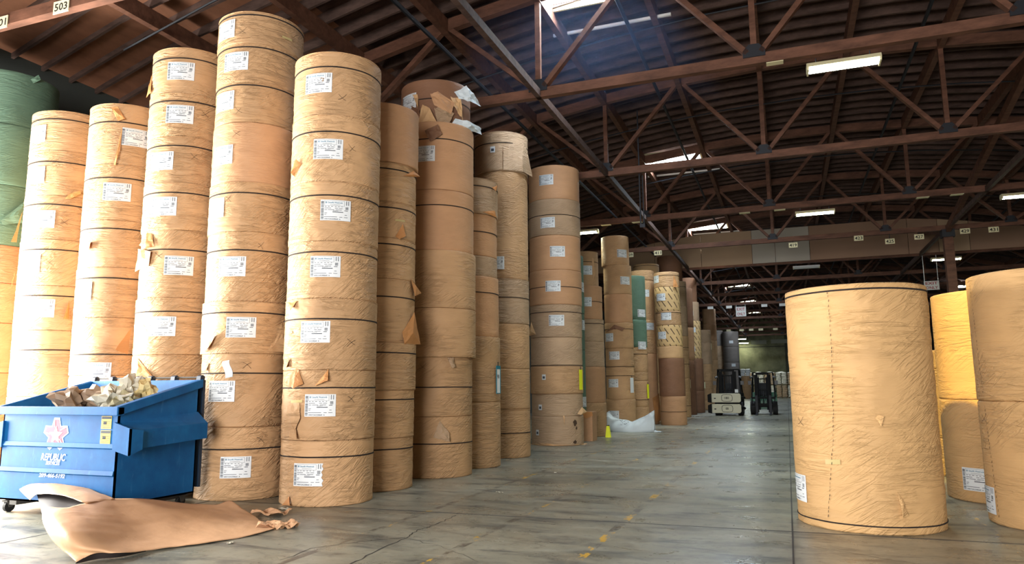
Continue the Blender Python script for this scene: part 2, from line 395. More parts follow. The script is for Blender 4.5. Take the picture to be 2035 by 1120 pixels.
lamp_fitting(1.2, T[7]+.16, CH-.20, False, 'unlit fluorescent light just under the curtain, above the lone foreground roll')
lamp_fitting(7.25, T[7]+.16, CH-.20, True, 'lit fluorescent light crossing behind the timber column')
lamp_fitting(-4.75, T[15]+.1, 6.75, True, 'small lit light far away, above the charcoal stack', hang=.75, power=90)
lamp_fitting(-5.0, 97.9, 6.9, True, 'small lit light far away, close to the concrete end wall', hang=.6, power=60)
# ------------------------------------------------------------------ skylights
def skylight(x, y, label, power, w_=2.05, l_=1.3):
    zt = zr(x)-.26
    t = thing('skylight', label, 'skylight', (x, y, zt), 0, 'skylights in the roof')
    b = MB(); b.box((0, 0, .0), (w_, l_, .02)); b.build('skylight_pane', M_SKY, t)
    c_ = MB()
    for s_ in (-1, 1):
        c_.box((0, s_*(l_/2+.03), -.06), (w_+.12, .06, .18)); c_.box((s_*(w_/2+.03), 0, -.06), (.06, l_, .18))
    c_.build('curb', M_TAG, t)
    r = MB(); r.box((.15, l_/2+1.15, -.12), (w_+.75, .06, .06)); r.build('sunlit_curb_bar', M_SKYW, t)  # far curb edge in sunlight, drawn as a white bar
    s2 = MB(); s2.grid(lambda u, v: (-w_/2 + .12*math.sin(v*PI)*.5 + .05*u, l_/2+.05 + v*1.1, -.08 - .12*math.sin(v*PI)), 1, 10); s2.build('sunlit_curb_side', M_SKYW, t)  # lit side of the skylight well, drawn as a white strip
    if power:
        d = bpy.data.lights.new('skylight_daylight', 'AREA'); d.shape = 'RECTANGLE'; d.size = w_; d.size_y = l_; d.energy = power; d.color = (.72, .86, 1)
        l = bpy.data.objects.new('skylight_daylight', d); COL.objects.link(l); l.parent = t; l.location = (0, 0, -.03)
SN = ['nearest skylight, cut by the top picture edge', 'large skylight over the aisle row, second from the camera', 'skylight just above the hanging curtain boards', 'skylight fourth from the camera, beyond the curtain', 'skylight fifth from the camera', 'skylight sixth from the camera', 'skylight seventh from the camera', 'farthest skylight near the end wall']
for i in range(7):
    skylight(-3.55, 14.35 + 12.2*i - (.5 if i == 0 else 0), 'bright ' + SN[i], 420 if i < 5 else 300)
skylight(12.8, 59.3, 'bright skylight right of the timber column, above the right edge roll', 300)
# ------------------------------------------------------------------ draft curtain on the sixth truss
t = thing('draft_curtain', 'row of tan boards hung across the hall above a far truss chord', 'draft curtain', (0, T[7]-.16, 0))
pc = [mat('curtain_board_tan', (.44, .30, .19), .7), mat('curtain_board_grey', (.46, .42, .36), .7), mat('curtain_board_brown', (.33, .20, .13), .7)]
seq = [0, 0, 0, 0, 0, 1, 1, 2, 2, 0, 2, 0, 0, 0, 0]
x0 = -13.4
wd = [2.4, 2.4, 2.4, 2.4, 2.5, 1.1, 1.6, 4.3, 1.25, 1.25, 2.3, 1.35, 1.35, 1.2, 1.2]
for i, ww in enumerate(wd):
    b = MB(); b.prism([(x0+.01, CH+.1), (x0+ww-.01, CH+.1), (x0+ww-.01, min(9.26, zr(x0+ww)-.9)), (x0+.01, min(9.26, zr(x0)-.9))], 'y', -.03, .0)
    b.build('board', pc[seq[i]], t); x0 += ww
# ------------------------------------------------------------------ column and braces
t = thing('timber_column', 'tall dark timber column with diagonal braces, rising behind the two right foreground rolls', 'column', (6.19, T[6], 0))
b = MB(); b.box((0, 0, CH/2), (.32, .32, CH)); b.build('post', M_TRUSS, t)
b = MB(); b.box((0, 0, CH-.15), (.44, .44, .3)); b.build('cap_plate', M_STEEL, t)
for s_ in (-1, 1):
    b = MB(); b.bar((0, .2*s_, CH), (0, 12.1*s_, zr(6.19)-.45), .16, .24); b.build('long_brace', M_TRUSS, t)
t = thing('timber_column', 'dark timber column far away in the right half of the hall', 'column', (6.19, T[12], 0))
b = MB(); b.box((0, 0, CH/2), (.32, .32, CH)); b.build('post', M_TRUSS, t)
# ------------------------------------------------------------------ number tags and signs
M_BOARD = mat('sign_board_white', (.75, .75, .72), .5); M_RED = mat('sign_red', (.35, .02, .03), .5)
def numtag(x, y, z, s, label, wd=.34, ht=.21):
    t = tag(MB().box((0, 0, 0), (wd, .012, ht)).build('number_tag', M_TAG, loc=(x, y, z)), label, 'number sign', 'numbered tags on the truss chords')
    if z + ht/2 < CH:
        h = MB(); h.box((0, .02, ht/2+(CH-z)/2-ht/4), (.02, .01, CH-z-ht/2+.06)); h.build('tag_strap', M_STEEL, t)
    if s:
        d = MB(); put_text(d, s, wd*.82, ht*.62, lambda a, b_: (a, -.0075, b_)); d.build('digits', M_TAGK, t, fix=False)
numtag(-11.81, T[2]-.06, 7.5, '501', 'cream tag reading 501 at the left picture edge on the orange-lit chord')
numtag(-10.41, T[2]-.06, 7.5, '503', 'cream tag reading 503 on the chord at top left')
for xx, s, dz in ((-6.34, '409', 0), (-5.07, '411', 0), (.55, '419', -.08), (3.04, '423', .02), (4.16, '425', -.2), (5.2, '427', -.1), (6.78, '429', 0), (7.73, '431', -.02)):
    numtag(xx, T[6]-.06, 7.36+dz, s, 'small cream tag reading %s on a distant truss chord' % s)
for i, (xx, w_) in enumerate(((-6.0, 'left of the chain'), (-4.83, 'right above the 411 tag'), (-1.06, 'beside the middle sunlit skylight curb'), (.09, 'left of the second lit lamp'), (4.42, 'upper right, left one of a pair'), (5.38, 'upper right, right one of a pair'))):
    o = MB().box((0, 0, 0), (.36, .2, .012)).build('number_tag', M_TAG, loc=(xx, T[5]+.05, CH-.012)); tag(o, 'blank cream card under the third truss chord, '+w_, 'number sign', 'numbered tags on the truss chords')
o = MB().box((0, 0, 0), (.3, .16, .012)).build('number_tag', M_TAG, loc=(.12, T[3]+.05, CH-.012)); tag(o, 'tiny blank card under the second truss chord, left of the largest lamp', 'number sign')
for xx, w_ in ((-5.15, 'leftmost, over the far orange stack'), (-3.79, 'just left of the exit sign'), (-1.28, 'right of the exit sign'), (-.03, 'farthest right, beside the lone foreground roll')):
    o = MB().box((0, 0, 0), (.42, .012, .2)).build('number_tag', M_BOARD, loc=(xx, T[10]-.08, 7.33)); tag(o, 'pale blank card on the exit sign chord, '+w_, 'number sign', 'cards on the far chords')
for xx, w_ in ((-5.6, 'first from left'), (-4.26, 'second from left'), (-3.29, 'third from left'), (-2.32, 'fourth from left'), (-.87, 'last on the right')):
    o = MB().box((0, 0, 0), (.45, .012, .22)).build('number_tag', M_TAG, loc=(xx, T[14]-.08, 7.33)); tag(o, 'tiny card on a chord high over the forklifts, '+w_, 'number sign', 'cards on the far chords')
def sign(x, y, z, label, wd, ht, lines, wires):
    t = thing('exit_sign', label, 'sign', (x, y, z))
    MB().box((0, 0, 0), (wd, .02, ht)).build('board', M_BOARD, t)
    d = MB(); n = len(lines)
    for i, s in enumerate(lines): put_text(d, s, wd*.8, ht*.62/n, lambda a, b_: (a, -.012, b_ + ht*(.5-(i+.5)/n)))
    d.build('lettering', M_RED, t, fix=False)
    q = MB()
    for s_ in (-.45, .45): q.tube([(wd*s_, 0, ht/2), (wd*s_, 0, CH-z)], .012, 5)
    q.build('wire', M_WHITE, t)
sign(-2.95, T[10]-.08, 6.95, 'white and red exit sign hanging over the aisle before the forklifts', .72, .72, ['EXIT', 'ONLY'], 1)
sign(6.53, T[7]-.06, 6.03, 'small red and white exit sign on long wires, above the gap between right rolls', .62, .42, ['EXIT', 'ONLY'], 1)
t = thing('hanging_chain', 'dark pull chain hanging from the roof in front of the skylight row', 'chain', (-3.6, T[4]+.1, 0))
b = MB(); b.tube([(0, 0, zr(-3.6)-.9), (0, 0, 6.0)], .022, 6); b.tube([(.09, 0, 7.4), (.09, 0, 6.0)], .018, 6); b.build('chain', M_STEEL, t)
b = MB(); b.box((.045, 0, 5.95), (.14, .05, .1)); b.build('handle', M_STEEL, t)

# thin scatter volume added for the blue glow under the nearest skylight
mh = bpy.data.materials.new('skylight_haze'); mh.use_nodes = True; nt = mh.node_tree; nt.nodes.clear()
vo = nt.nodes.new('ShaderNodeVolumeScatter'); vo.inputs['Color'].default_value = (.35, .55, 1, 1); vo.inputs['Density'].default_value = .013
ou = nt.nodes.new('ShaderNodeOutputMaterial'); nt.links.new(vo.outputs[0], ou.inputs['Volume'])
b = MB(); b.prism([(-2.6, -2.0), (1.2, -2.4), (2.2, 2.0), (-3.4, 1.6)], 'z', 7.9, 9.3)
hz = b.build('haze', mh, loc=(-3.2, 14.6, 0)); hz['kind'] = 'stuff'; tag(hz, 'bluish haze added for the glow below the nearest skylight', 'haze')
# ------------------------------------------------------------------ measured layout of the stacks: metres; rolls = (bottom, top, seam height, wrapper, radius change, shift)
STACKS = [
 {'name': 'F', 'desc': 'foremost stack left of the aisle', 'X': -5.941, 'Y': 8.542, 'r': 0.614, 'rolls': [[5.226, 6.146, 5.923, 'T', 0, [0, 0]], [4.281, 5.226, 4.98, 'T', 0.008, [0, 0]], [3.458, 4.281, 4.084, 'T', 0.004, [0, 0]], [2.682, 3.458, 3.307, 'T', 0, [0, 0]], [1.732, 2.682, 2.407, 'T', 0.01, [0, 0]], [0.829, 1.732, 1.504, 'T', 0.006, [0, 0]], [0.0, 0.829, 0.62, 'T', 0.0, [0, 0]]], 'labels': [[-1.432, 5.687], [-1.15, 4.731], [-0.947, 3.875], [-1.136, 3.106], [-1.31, 2.234], [-1.152, 1.279], [-1.373, 0.402, 1]], 'crosses': [[-0.875, 5.473], [-0.628, 4.763], [-0.535, 2.1], [-0.501, 1.358]], 'flaps': [[[-2.031, 4.395, 0], [-1.79, 4.552, 0.0], [-1.925, 4.626, 0.03], [-2.038, 4.446, 0.06]], [[-2.166, 2.66, 0], [-1.76, 2.653, 0], [-1.866, 2.522, 0.05]], [[-1.958, 1.574, 0.05], [-1.732, 1.757, 0], [-1.644, 1.736, 0], [-1.503, 1.559, 0.02], [-1.682, 1.501, 0.07]], [[-1.25, 1.531, 0.03], [-0.997, 1.746, 0], [-1.0, 1.595, 0.07]], [[-2.023, 0.866, 0.05], [-1.968, 1.311, 0.02], [-1.6, 1.312, 0], [-1.548, 1.118, 0.02], [-1.643, 0.989, 0.03], [-1.555, 0.849, 0.06], [-1.75, 0.885, 0.07], 'T'], [[-2.135, 1.775, 0.0], [-1.934, 1.899, 0], [-1.941, 1.786, 0.04]], [[-1.977, 0.005, 0.03], [-1.792, 0.128, 0], [-1.679, 0.026, 0.06]]], 'tags': [], 'smalls': [], 'tapes': [[-1.661, 4.682, 0.22, 0.03], [-1.698, 1.331, 0.2, 0.035]], 'seams2': [], 'grp': 'in the cross row of stacks at left'},
 {'name': 'E', 'desc': 'tallest stack, just right of the dumpster', 'X': -7.414, 'Y': 8.577, 'r': 0.62, 'rolls': [[6.55, 7.053, 6.997, 'T', 0.01, [0, 0]], [5.945, 6.55, 6.495, 'T', 0, [0, 0]], [5.342, 5.945, 5.906, 'T', -0.005, [0, 0]], [4.441, 5.342, None, 'O', 0.0, [0, 0]], [3.715, 4.441, 4.276, 'T', 0.01, [0, 0]], [2.717, 3.715, 3.445, 'T', 0, [0, 0]], [1.984, 2.717, 2.554, 'T', 0.02, [0, 0]], [0.979, 1.984, 1.713, 'T', -0.01, [0, 0]], [0.0, 0.979, 0.682, 'T', 0.01, [0, 0]]], 'labels': [[-1.826, 6.801], [-1.46, 6.276], [-1.776, 5.686], [-1.726, 4.857], [-1.87, 4.074], [-1.299, 3.209], [-1.019, 2.347], [-1.415, 1.467], [-0.997, 0.445]], 'crosses': [[-1.302, 6.732], [-1.317, 5.507], [-1.338, 5.164], [-1.447, 4.192], [-0.678, 3.519], [-0.855, 1.831], [-0.501, 0.808]], 'flaps': [[[-1.979, 1.994, 0.03], [-1.675, 2.227, 0], [-1.505, 2.28, 0.02], [-1.657, 2.072, 0.06]], [[-0.435, 2.017, 0], [-0.116, 2.443, 0.0], [0.058, 2.452, 0.03], [0.026, 2.006, 0.07]], [[-2.076, 1.883, 0], [-1.799, 1.85, 0], [-1.837, 1.711, 0.02]]], 'tags': [], 'smalls': [[-1.274, 1.769]], 'tapes': [[-1.512, 2.344, 0.2, 0.035], [-0.246, 6.751, 0.18, 0.035]], 'seams2': [], 'grp': 'in the cross row of stacks at left'},
 {'name': 'D', 'desc': "stack behind the dumpster's right half", 'X': -8.676, 'Y': 8.52, 'r': 0.61, 'rolls': [[5.96, 6.695, 6.522, 'T', 0, [0, 0]], [5.279, 5.96, 5.831, 'T', 0.008, [0, 0]], [4.555, 5.279, 5.128, 'T', 0, [0, 0]], [3.838, 4.555, 4.4, 'T', 0.008, [0, 0]], [2.82, 3.838, 3.541, 'T', -0.01, [0, 0]], [1.996, 2.82, 2.62, 'T', 0.01, [0, 0]], [1.305, 1.996, None, 'T', 0.01, [0, 0]], [0.0, 1.305, 1.092, 'T', 0, [0, 0]]], 'labels': [[-1.113, 6.311], [-1.072, 5.619], [-1.475, 4.891], [-1.324, 4.188], [-0.884, 3.303], [-1.185, 2.403]], 'crosses': [[-0.492, 5.666], [-0.681, 4.971], [-1.373, 3.443]], 'flaps': [[[-2.294, 6.014, 0.05], [-2.205, 6.366, 0], [-2.004, 6.035, 0.02]], [[-2.059, 3.636, 0.04], [-1.807, 3.814, 0], [-1.591, 3.77, 0], [-1.473, 3.582, 0.03], [-1.679, 3.554, 0.06]], [[-2.292, 3.5, 0.03], [-1.998, 3.577, 0.06], [-1.538, 3.509, 0.04], [-1.605, 3.301, 0.02], [-2.243, 3.253, 0.05]], [[-2.279, 2.084, 0.22], [-2.297, 2.419, 0.02], [-2.296, 2.014, 0.05]], [[-1.85, 1.916, 0.0], [-1.791, 1.959, 0], [-1.265, 1.679, 0.03], [-1.732, 1.653, 0.06]]], 'tags': [], 'smalls': [], 'tapes': [[-1.663, 5.668, 0.22, 0.035]], 'seams2': [], 'grp': 'in the cross row of stacks at left'},
 {'name': 'C', 'desc': "stack behind the dumpster's middle", 'X': -9.934, 'Y': 8.494, 'r': 0.61, 'rolls': [[4.983, 5.977, 5.668, 'T', 0, [0, 0]], [4.094, 4.983, 4.763, 'T', 0, [0, 0]], [3.349, 4.094, 3.958, 'T', 0, [0, 0]], [2.581, 3.349, 3.185, 'T', 0.008, [0, 0]], [1.714, 2.581, 2.024, 'T', 0.006, [0, 0]], [1.007, 1.714, None, 'T', 0, [0, 0]], [0.0, 1.007, None, 'T', 0, [0, 0]]], 'labels': [[-0.604, 5.439], [-0.949, 4.538], [-1.686, 2.986], [-1.101, 1.76]], 'crosses': [[-1.491, 5.215]], 'flaps': [[[-1.223, 5.891, 0], [-1.075, 5.917, 0], [-0.863, 5.712, 0.05], [-1.023, 5.67, 0.02]], [[-1.042, 4.964, 0.02], [-0.922, 5.609, 0], [-0.926, 5.197, 0.04], [-0.993, 4.949, 0.05]], [[-1.621, 3.742, 0], [-1.44, 3.75, 0.05], [-1.447, 3.593, 0.05], [-1.658, 3.634, 0]]], 'tags': [], 'smalls': [], 'tapes': [], 'seams2': [], 'grp': 'in the cross row of stacks at left'},
 {'name': 'B', 'desc': 'leftmost stack that is fully in view', 'X': -11.188, 'Y': 8.432, 'r': 0.61, 'rolls': [[5.34, 6.02, 5.872, 'T', 0, [0, 0]], [4.596, 5.34, 5.153, 'T', 0, [0, 0]], [3.874, 4.596, 4.446, 'T', 0, [0, 0]], [3.133, 3.874, 3.71, 'T', 0.005, [0, 0]], [2.428, 3.133, 2.972, 'T', 0.005, [0, 0]], [1.403, 2.428, 2.12, 'T', 0, [0, 0]], [0.0, 1.403, None, 'T', 0, [0, 0]]], 'labels': [[-1.659, 5.632], [-1.586, 4.93], [-1.241, 4.202], [-1.497, 3.489], [-1.08, 2.771]], 'crosses': [[-0.699, 4.16], [-0.949, 3.494]], 'flaps': [[[-0.744, 4.547, 0], [-0.64, 4.639, 0], [-0.427, 4.702, 0.08], [-0.409, 4.654, 0.06], [-0.607, 4.55, 0.02]], [[-2.165, 3.876, 0.12], [-2.172, 4.097, 0.05], [-2.172, 4.391, 0.0], [-2.171, 3.87, 0.05]], [[-0.564, 2.606, 0.1], [-0.453, 2.915, 0.02], [-0.439, 2.602, 0.05]], [[-2.168, 3.18, 0.05], [-2.171, 3.39, 0.02], [-2.171, 3.127, 0.05]]], 'tags': [], 'smalls': [], 'tapes': [], 'seams2': [], 'grp': 'in the cross row of stacks at left'},
 {'name': 'A', 'desc': 'green-topped stack at the left edge', 'X': -12.931, 'Y': 8.455, 'r': 0.75, 'rolls': [[6.047, 7.008, None, 'N', 0, [0, 0]], [4.974, 6.047, None, 'N', 0.01, [0, 0]], [3.928, 4.974, None, 'N', 0, [0, 0]], [3.288, 3.928, None, 'R', 0.01, [0, 0]], [2.615, 3.288, None, 'R', 0, [0, 0]], [1.789, 2.615, None, 'R', 0.01, [0, 0]], [0.0, 1.789, None, 'R', 0, [0, 0]]], 'labels': [], 'crosses': [], 'flaps': [[[-0.228, 6.924, 0], [-0.107, 7.034, 0.06], [-0.051, 6.956, 0.06], [-0.157, 6.869, 0.0]], [[-0.547, 4.321, 0.1], [-0.147, 4.728, 0.1], [-0.059, 4.636, 0.12], [-0.176, 4.323, 0.15], [-0.493, 4.257, 0.1]]], 'tags': [], 'smalls': [], 'tapes': [], 'seams2': [], 'grp': 'in the cross row of stacks at left'},
 {'name': 'G', 'desc': 'narrow stack right of the foremost stack', 'X': -6.026, 'Y': 9.856, 'r': 0.6, 'rolls': [[4.969, 5.924, None, 'O', 0.03, [0, 0]], [4.344, 4.969, 4.864, 'T', 0.0, [0, 0]], [3.777, 4.344, 4.249, 'T', 0, [0, 0]], [3.141, 3.777, 3.675, 'T', 0.0, [0, 0]], [2.169, 3.141, 2.865, 'T', 0, [0, 0]], [1.463, 2.169, 2.019, 'T', 0.03, [0, 0]], [0.757, 1.463, 1.324, 'T', 0.01, [0, 0]], [0.0, 0.757, 0.598, 'T', 0, [0, 0]]], 'labels': [], 'crosses': [], 'flaps': [[[-0.004, 3.194, 0], [0.158, 3.144, 0.0], [0.493, 2.995, 0.1], [0.1, 2.916, 0.05]], [[-0.571, 3.798, 0], [-0.378, 4.013, 0.02], [-0.338, 3.817, 0.06], [-0.496, 3.756, 0.05]], [[-0.323, 2.332, 0], [0.15, 2.666, 0.03], [0.493, 2.174, 0.09], [-0.282, 2.15, 0.03]], [[-0.37, 4.781, 0], [-0.001, 4.92, 0.03], [0.213, 4.857, 0.08]]], 'tags': [], 'smalls': [], 'tapes': [[-0.429, 4.064, 0.18, 0.03]], 'seams2': [], 'grp': 'in the long row left of the aisle'},
 {'name': 'H', 'desc': 'stack with the shredded top roll', 'X': -5.865, 'Y': 11.61, 'r': 0.66, 'rolls': [[6.184, 7.043, 6.663, 'D', -0.01, [-0.08, 0.1]], [4.938, 6.184, 5.857, 'O', 0.02, [0, 0]], [3.859, 4.938, 4.657, 'O', 0.02, [0, 0]], [2.85, 3.859, None, 'T', 0.06, [0, 0]], [2.009, 2.85, None, 'T', 0.06, [0, 0]], [1.009, 2.009, 1.502, 'T', 0.0, [0, 0]], [0.0, 1.009, 0.563, 'T', 0, [0, 0]]], 'labels': [[-1.985, 6.668], [-1.448, 5.586]], 'crosses': [[-1.424, 1.841]], 'flaps': [[[-0.798, 2.001, 0], [-0.628, 2.003, 0], [-0.612, 1.849, 0.06], [-0.713, 1.814, 0.08]], [[-1.133, 0.678, 0.05], [-0.971, 0.95, 0], [-0.744, 0.738, 0.02], [-0.757, 0.598, 0.09]], [[-0.59, 6.826, 0.02], [-0.282, 6.982, 0.1], [-0.056, 6.891, 0.14], [0.414, 6.79, 0.2], [-0.19, 6.693, 0.14], [-0.473, 6.712, 0.05], 'W'], [[-1.256, 6.739, 0.01], [-1.052, 6.779, 0.02], [-0.589, 6.616, 0.03], [-0.71, 6.371, 0.07], [-1.144, 6.512, 0.05], 'O'], [[-1.464, 6.549, 0.02], [-1.252, 6.446, 0.08], [-1.044, 6.12, 0.12], [-1.484, 5.978, 0.12], [-1.562, 6.209, 0.05], 'L'], [[-0.698, 6.714, 0.01], [-0.382, 6.748, 0.02], [-0.299, 6.324, 0.03], [-0.435, 6.394, 0.05], [-0.62, 6.564, 0.03], 'L'], [[-0.767, 6.12, 0.03], [-0.586, 6.312, 0.06], [-0.211, 6.303, 0.14], [0.413, 6.354, 0.2], [0.411, 6.235, 0.2], [-0.277, 6.137, 0.1], 'W'], [[-1.412, 5.992, 0.04], [-1.085, 6.1, 0.06], [-0.988, 5.917, 0.05], [-1.27, 5.783, 0.02], 'D'], [[-1.771, 6.774, 0.02], [-1.62, 6.754, 0.01], [-1.552, 6.472, 0.06], 'L'], [[-1.143, 6.455, 0.03], [-0.954, 6.528, 0.02], [-0.619, 6.402, 0.05], [-0.738, 6.217, 0.04], [-1.059, 6.213, 0.02], 'G'], [[-1.839, 6.575, 0.0], [-1.537, 6.442, 0.05], [-1.472, 6.127, 0.03], [-1.756, 6.193, 0.02], 'D']], 'tags': [], 'smalls': [], 'tapes': [], 'seams2': [], 'grp': 'in the long row left of the aisle'},  # one dark brown flap at the tear stands in for a shadow
 {'name': 'I', 'desc': 'short stack carrying the blue-framed card', 'X': -5.901, 'Y': 13.064, 'r': 0.66, 'rolls': [[4.864, 5.581, 5.419, 'G', -0.04, [0, 0]], [4.03, 4.864, 4.505, 'O', -0.06, [0, 0]], [3.628, 4.03, None, 'G', -0.06, [0, 0]], [2.46, 3.628, 3.306, 'O', -0.03, [0, 0]], [1.219, 2.46, None, 'T', 0, [0, 0]], [0.0, 1.219, None, 'T', 0.0, [0, 0]]], 'labels': [], 'crosses': [], 'flaps': [[[-0.252, 5.433, 0], [-0.076, 5.502, 0.05], [-0.142, 5.367, 0.06]], [[-0.658, 4.896, 0], [-0.146, 4.974, 0.02], [-0.117, 4.835, 0.05]]], 'tags': [[-0.058, 1.638, 'b']], 'smalls': [], 'tapes': [], 'seams2': [], 'grp': 'in the long row left of the aisle'},
 {'name': 'J', 'desc': 'stack with loose grey top sleeve', 'X': -5.946, 'Y': 15.069, 'r': 0.62, 'rolls': [[6.281, 7.207, 6.936, 'G', 0.0, [0, 0]], [3.856, 6.281, None, 'T', -0.01, [0, 0]], [2.863, 3.856, 3.435, 'G', 0, [0, 0]], [1.888, 2.863, None, 'T', 0.0, [0, 0]], [1.025, 1.888, None, 'T', 0, [0, 0]], [0.0, 1.025, 0.521, 'T', 0, [0, 0]]], 'labels': [[-1.422, 4.195, 0.3]], 'crosses': [], 'flaps': [[[-1.117, 6.304, 0.01], [-1.113, 6.854, 0.0], [-0.219, 7.066, 0.01], [0.097, 6.645, 0.05], [0.337, 6.305, 0.1], [-0.389, 6.302, 0.05]]], 'tags': [], 'smalls': [[-1.501, 6.781]], 'tapes': [], 'seams2': [], 'grp': 'in the long row left of the aisle'},
 {'name': 'K', 'desc': 'stack on the burst stained roll', 'X': -5.757, 'Y': 18.58, 'r': 0.697, 'rolls': [[6.47, 7.403, None, 'O', 0.0, [0, 0]], [5.483, 6.47, 6.03, 'G', 0.01, [0, 0]], [4.55, 5.483, None, 'O', 0.0, [0, 0]], [3.63, 4.55, 4.095, 'O', 0.01, [0, 0]], [2.775, 3.63, 3.432, 'G', 0.0, [0, 0]], [2.021, 2.775, 2.047, 'G', -0.01, [0, 0]], [1.315, 2.021, None, 'T', 0, [0, 0]], [0.743, 1.315, None, 'G', -0.02, [0, 0]], [0.0, 0.743, None, 'G', -0.01, [0, 0]]], 'labels': [[-1.576, 6.998], [-1.539, 5.82], [-1.17, 5.034], [-1.362, 4.11], [-1.249, 3.207]], 'crosses': [], 'flaps': [[[-2.607, 2.832, 0.07], [-2.395, 3.198, 0.02], [-2.114, 2.863, 0.01]], [[-0.451, 0.796, 0.02], [-0.068, 0.968, 0.0], [0.196, 0.832, 0.1], [-0.363, 0.768, 0.08]], [[-2.804, -0.078, 0.05], [-1.743, 0.07, 0.0], [-1.248, 0.025, 0.0], [0.264, 0.023, 0.03], [0.264, -0.055, 0.09], [-1.725, -0.055, 0.07]], [[-1.063, 0.754, 0], [-1.006, 0.754, 0], [-1.032, 0.501, 0.05]]], 'tags': [[-0.207, 1.672, 'y']], 'smalls': [[-1.77, 1.742], [-1.972, 0.969], [-2.122, 0.326]], 'tapes': [], 'seams2': [], 'grp': 'in the long row left of the aisle'},
 {'name': 'Z', 'desc': 'thin green stack between brown stacks', 'X': -6.112, 'Y': 20.548, 'r': 0.6, 'rolls': [[4.187, 5.348, None, 'N', 0, [0, 0]], [3.613, 4.187, None, 'N', 0.01, [0, 0]], [2.538, 3.613, None, 'N', 0, [0, 0]], [0.756, 2.538, None, 'N', 0.0, [0, 0]], [0.0, 0.756, None, 'T', 0.03, [0, 0]]], 'labels': [[-0.127, 4.404, 0.3], [0.083, 3.281, 0.3], [-0.114, 1.056, 0.3]], 'crosses': [], 'flaps': [], 'tags': [], 'smalls': [], 'tapes': [], 'seams2': [], 'grp': 'in the long row left of the aisle'},
 {'name': 'M', 'desc': 'stack between green stack and white sack', 'X': -5.827, 'Y': 21.877, 'r': 0.58, 'rolls': [[4.583, 5.67, 5.337, 'T', -0.13, [0, 0]], [3.542, 4.583, 4.084, 'O', -0.03, [0, 0]], [2.851, 3.542, 3.403, 'G', 0.0, [0, 0]], [2.09, 2.851, None, 'G', 0.0, [0, 0]], [1.008, 2.09, None, 'O', 0.01, [0, 0]], [0.0, 1.008, None, 'T', 0.02, [0, 0]]], 'labels': [[-1.16, 5.068], [-1.278, 4.068, 0.2]], 'crosses': [], 'flaps': [[[-0.74, 5.472, 0], [-0.642, 5.445, 0.05], [-0.635, 4.923, 0.08], [-0.743, 4.746, 0.05]]], 'tags': [], 'smalls': [], 'tapes': [], 'seams2': [], 'grp': 'in the long row left of the aisle'},
 {'name': 'N', 'desc': 'tall stack standing over the white sack', 'X': -5.57, 'Y': 25.601, 'r': 0.5, 'rolls': [[5.809, 6.875, None, 'T', 0.0, [-0.06, 0.0]], [4.755, 5.809, None, 'T', 0, [0, 0]], [3.732, 4.755, None, 'O', 0.0, [0, 0]], [2.827, 3.732, 3.5, 'T', 0.01, [0, 0]], [2.175, 2.827, 2.175, 'T', 0.0, [0, 0]], [1.043, 2.175, 1.86, 'T', 0.0, [0, 0]], [0.0, 1.043, None, 'T', 0.02, [0, 0]]], 'labels': [[-0.816, 6.216], [-0.757, 5.231], [-2.159, 3.214], [-1.766, 2.566], [-1.904, 1.601], [-1.891, 0.506]], 'crosses': [], 'flaps': [[[-2.382, 3.401, 0.02], [-1.628, 3.647, 0.06], [-0.99, 3.518, 0.06], [-1.144, 3.41, 0.02], [-1.784, 3.561, 0.0]]], 'tags': [[-0.48, 1.526, 'w']], 'smalls': [], 'tapes': [], 'seams2': [], 'grp': 'in the long row left of the aisle'},
 {'name': 'O', 'desc': 'green-topped stack right of white sack', 'X': -5.402, 'Y': 27.372, 'r': 0.5, 'rolls': [[3.964, 5.65, None, 'N', 0, [0, 0]], [2.944, 3.964, None, 'N', 0.01, [0, 0]], [2.009, 2.944, 2.681, 'T', 0, [0, 0]], [1.694, 2.009, None, 'T', 0, [0, 0]], [0.735, 1.694, 0.992, 'T', 0, [0, 0]], [0.0, 0.735, None, 'T', 0, [0, 0]]], 'labels': [[-0.6, 4.217], [-0.657, 3.002]], 'crosses': [], 'flaps': [], 'tags': [[-0.2, 1.301, 'y']], 'smalls': [], 'tapes': [], 'seams2': [], 'grp': 'in the long row left of the aisle'},
 {'name': 'P', 'desc': 'crimped-paper stack left of dash-printed stack', 'X': -5.351, 'Y': 29.291, 'r': 0.5, 'rolls': [[5.735, 6.147, None, 'T', -0.02, [0, 0]], [4.123, 5.735, None, 'T', -0.03, [0, 0]], [2.776, 4.123, None, 'T', 0, [0, 0]], [0.0, 2.776, None, 'O', 0, [0, 0]]], 'labels': [[-1.221, 5.2, 0.5], [-0.847, 3.86, 0.5]], 'crosses': [], 'flaps': [[[-0.888, 1.032, 0], [0.164, 1.224, 0.02], [-0.041, 0.138, 0.06], [-0.68, 0.092, 0.05]]], 'tags': [], 'smalls': [], 'tapes': [], 'seams2': [], 'grp': 'in the long row left of the aisle'},
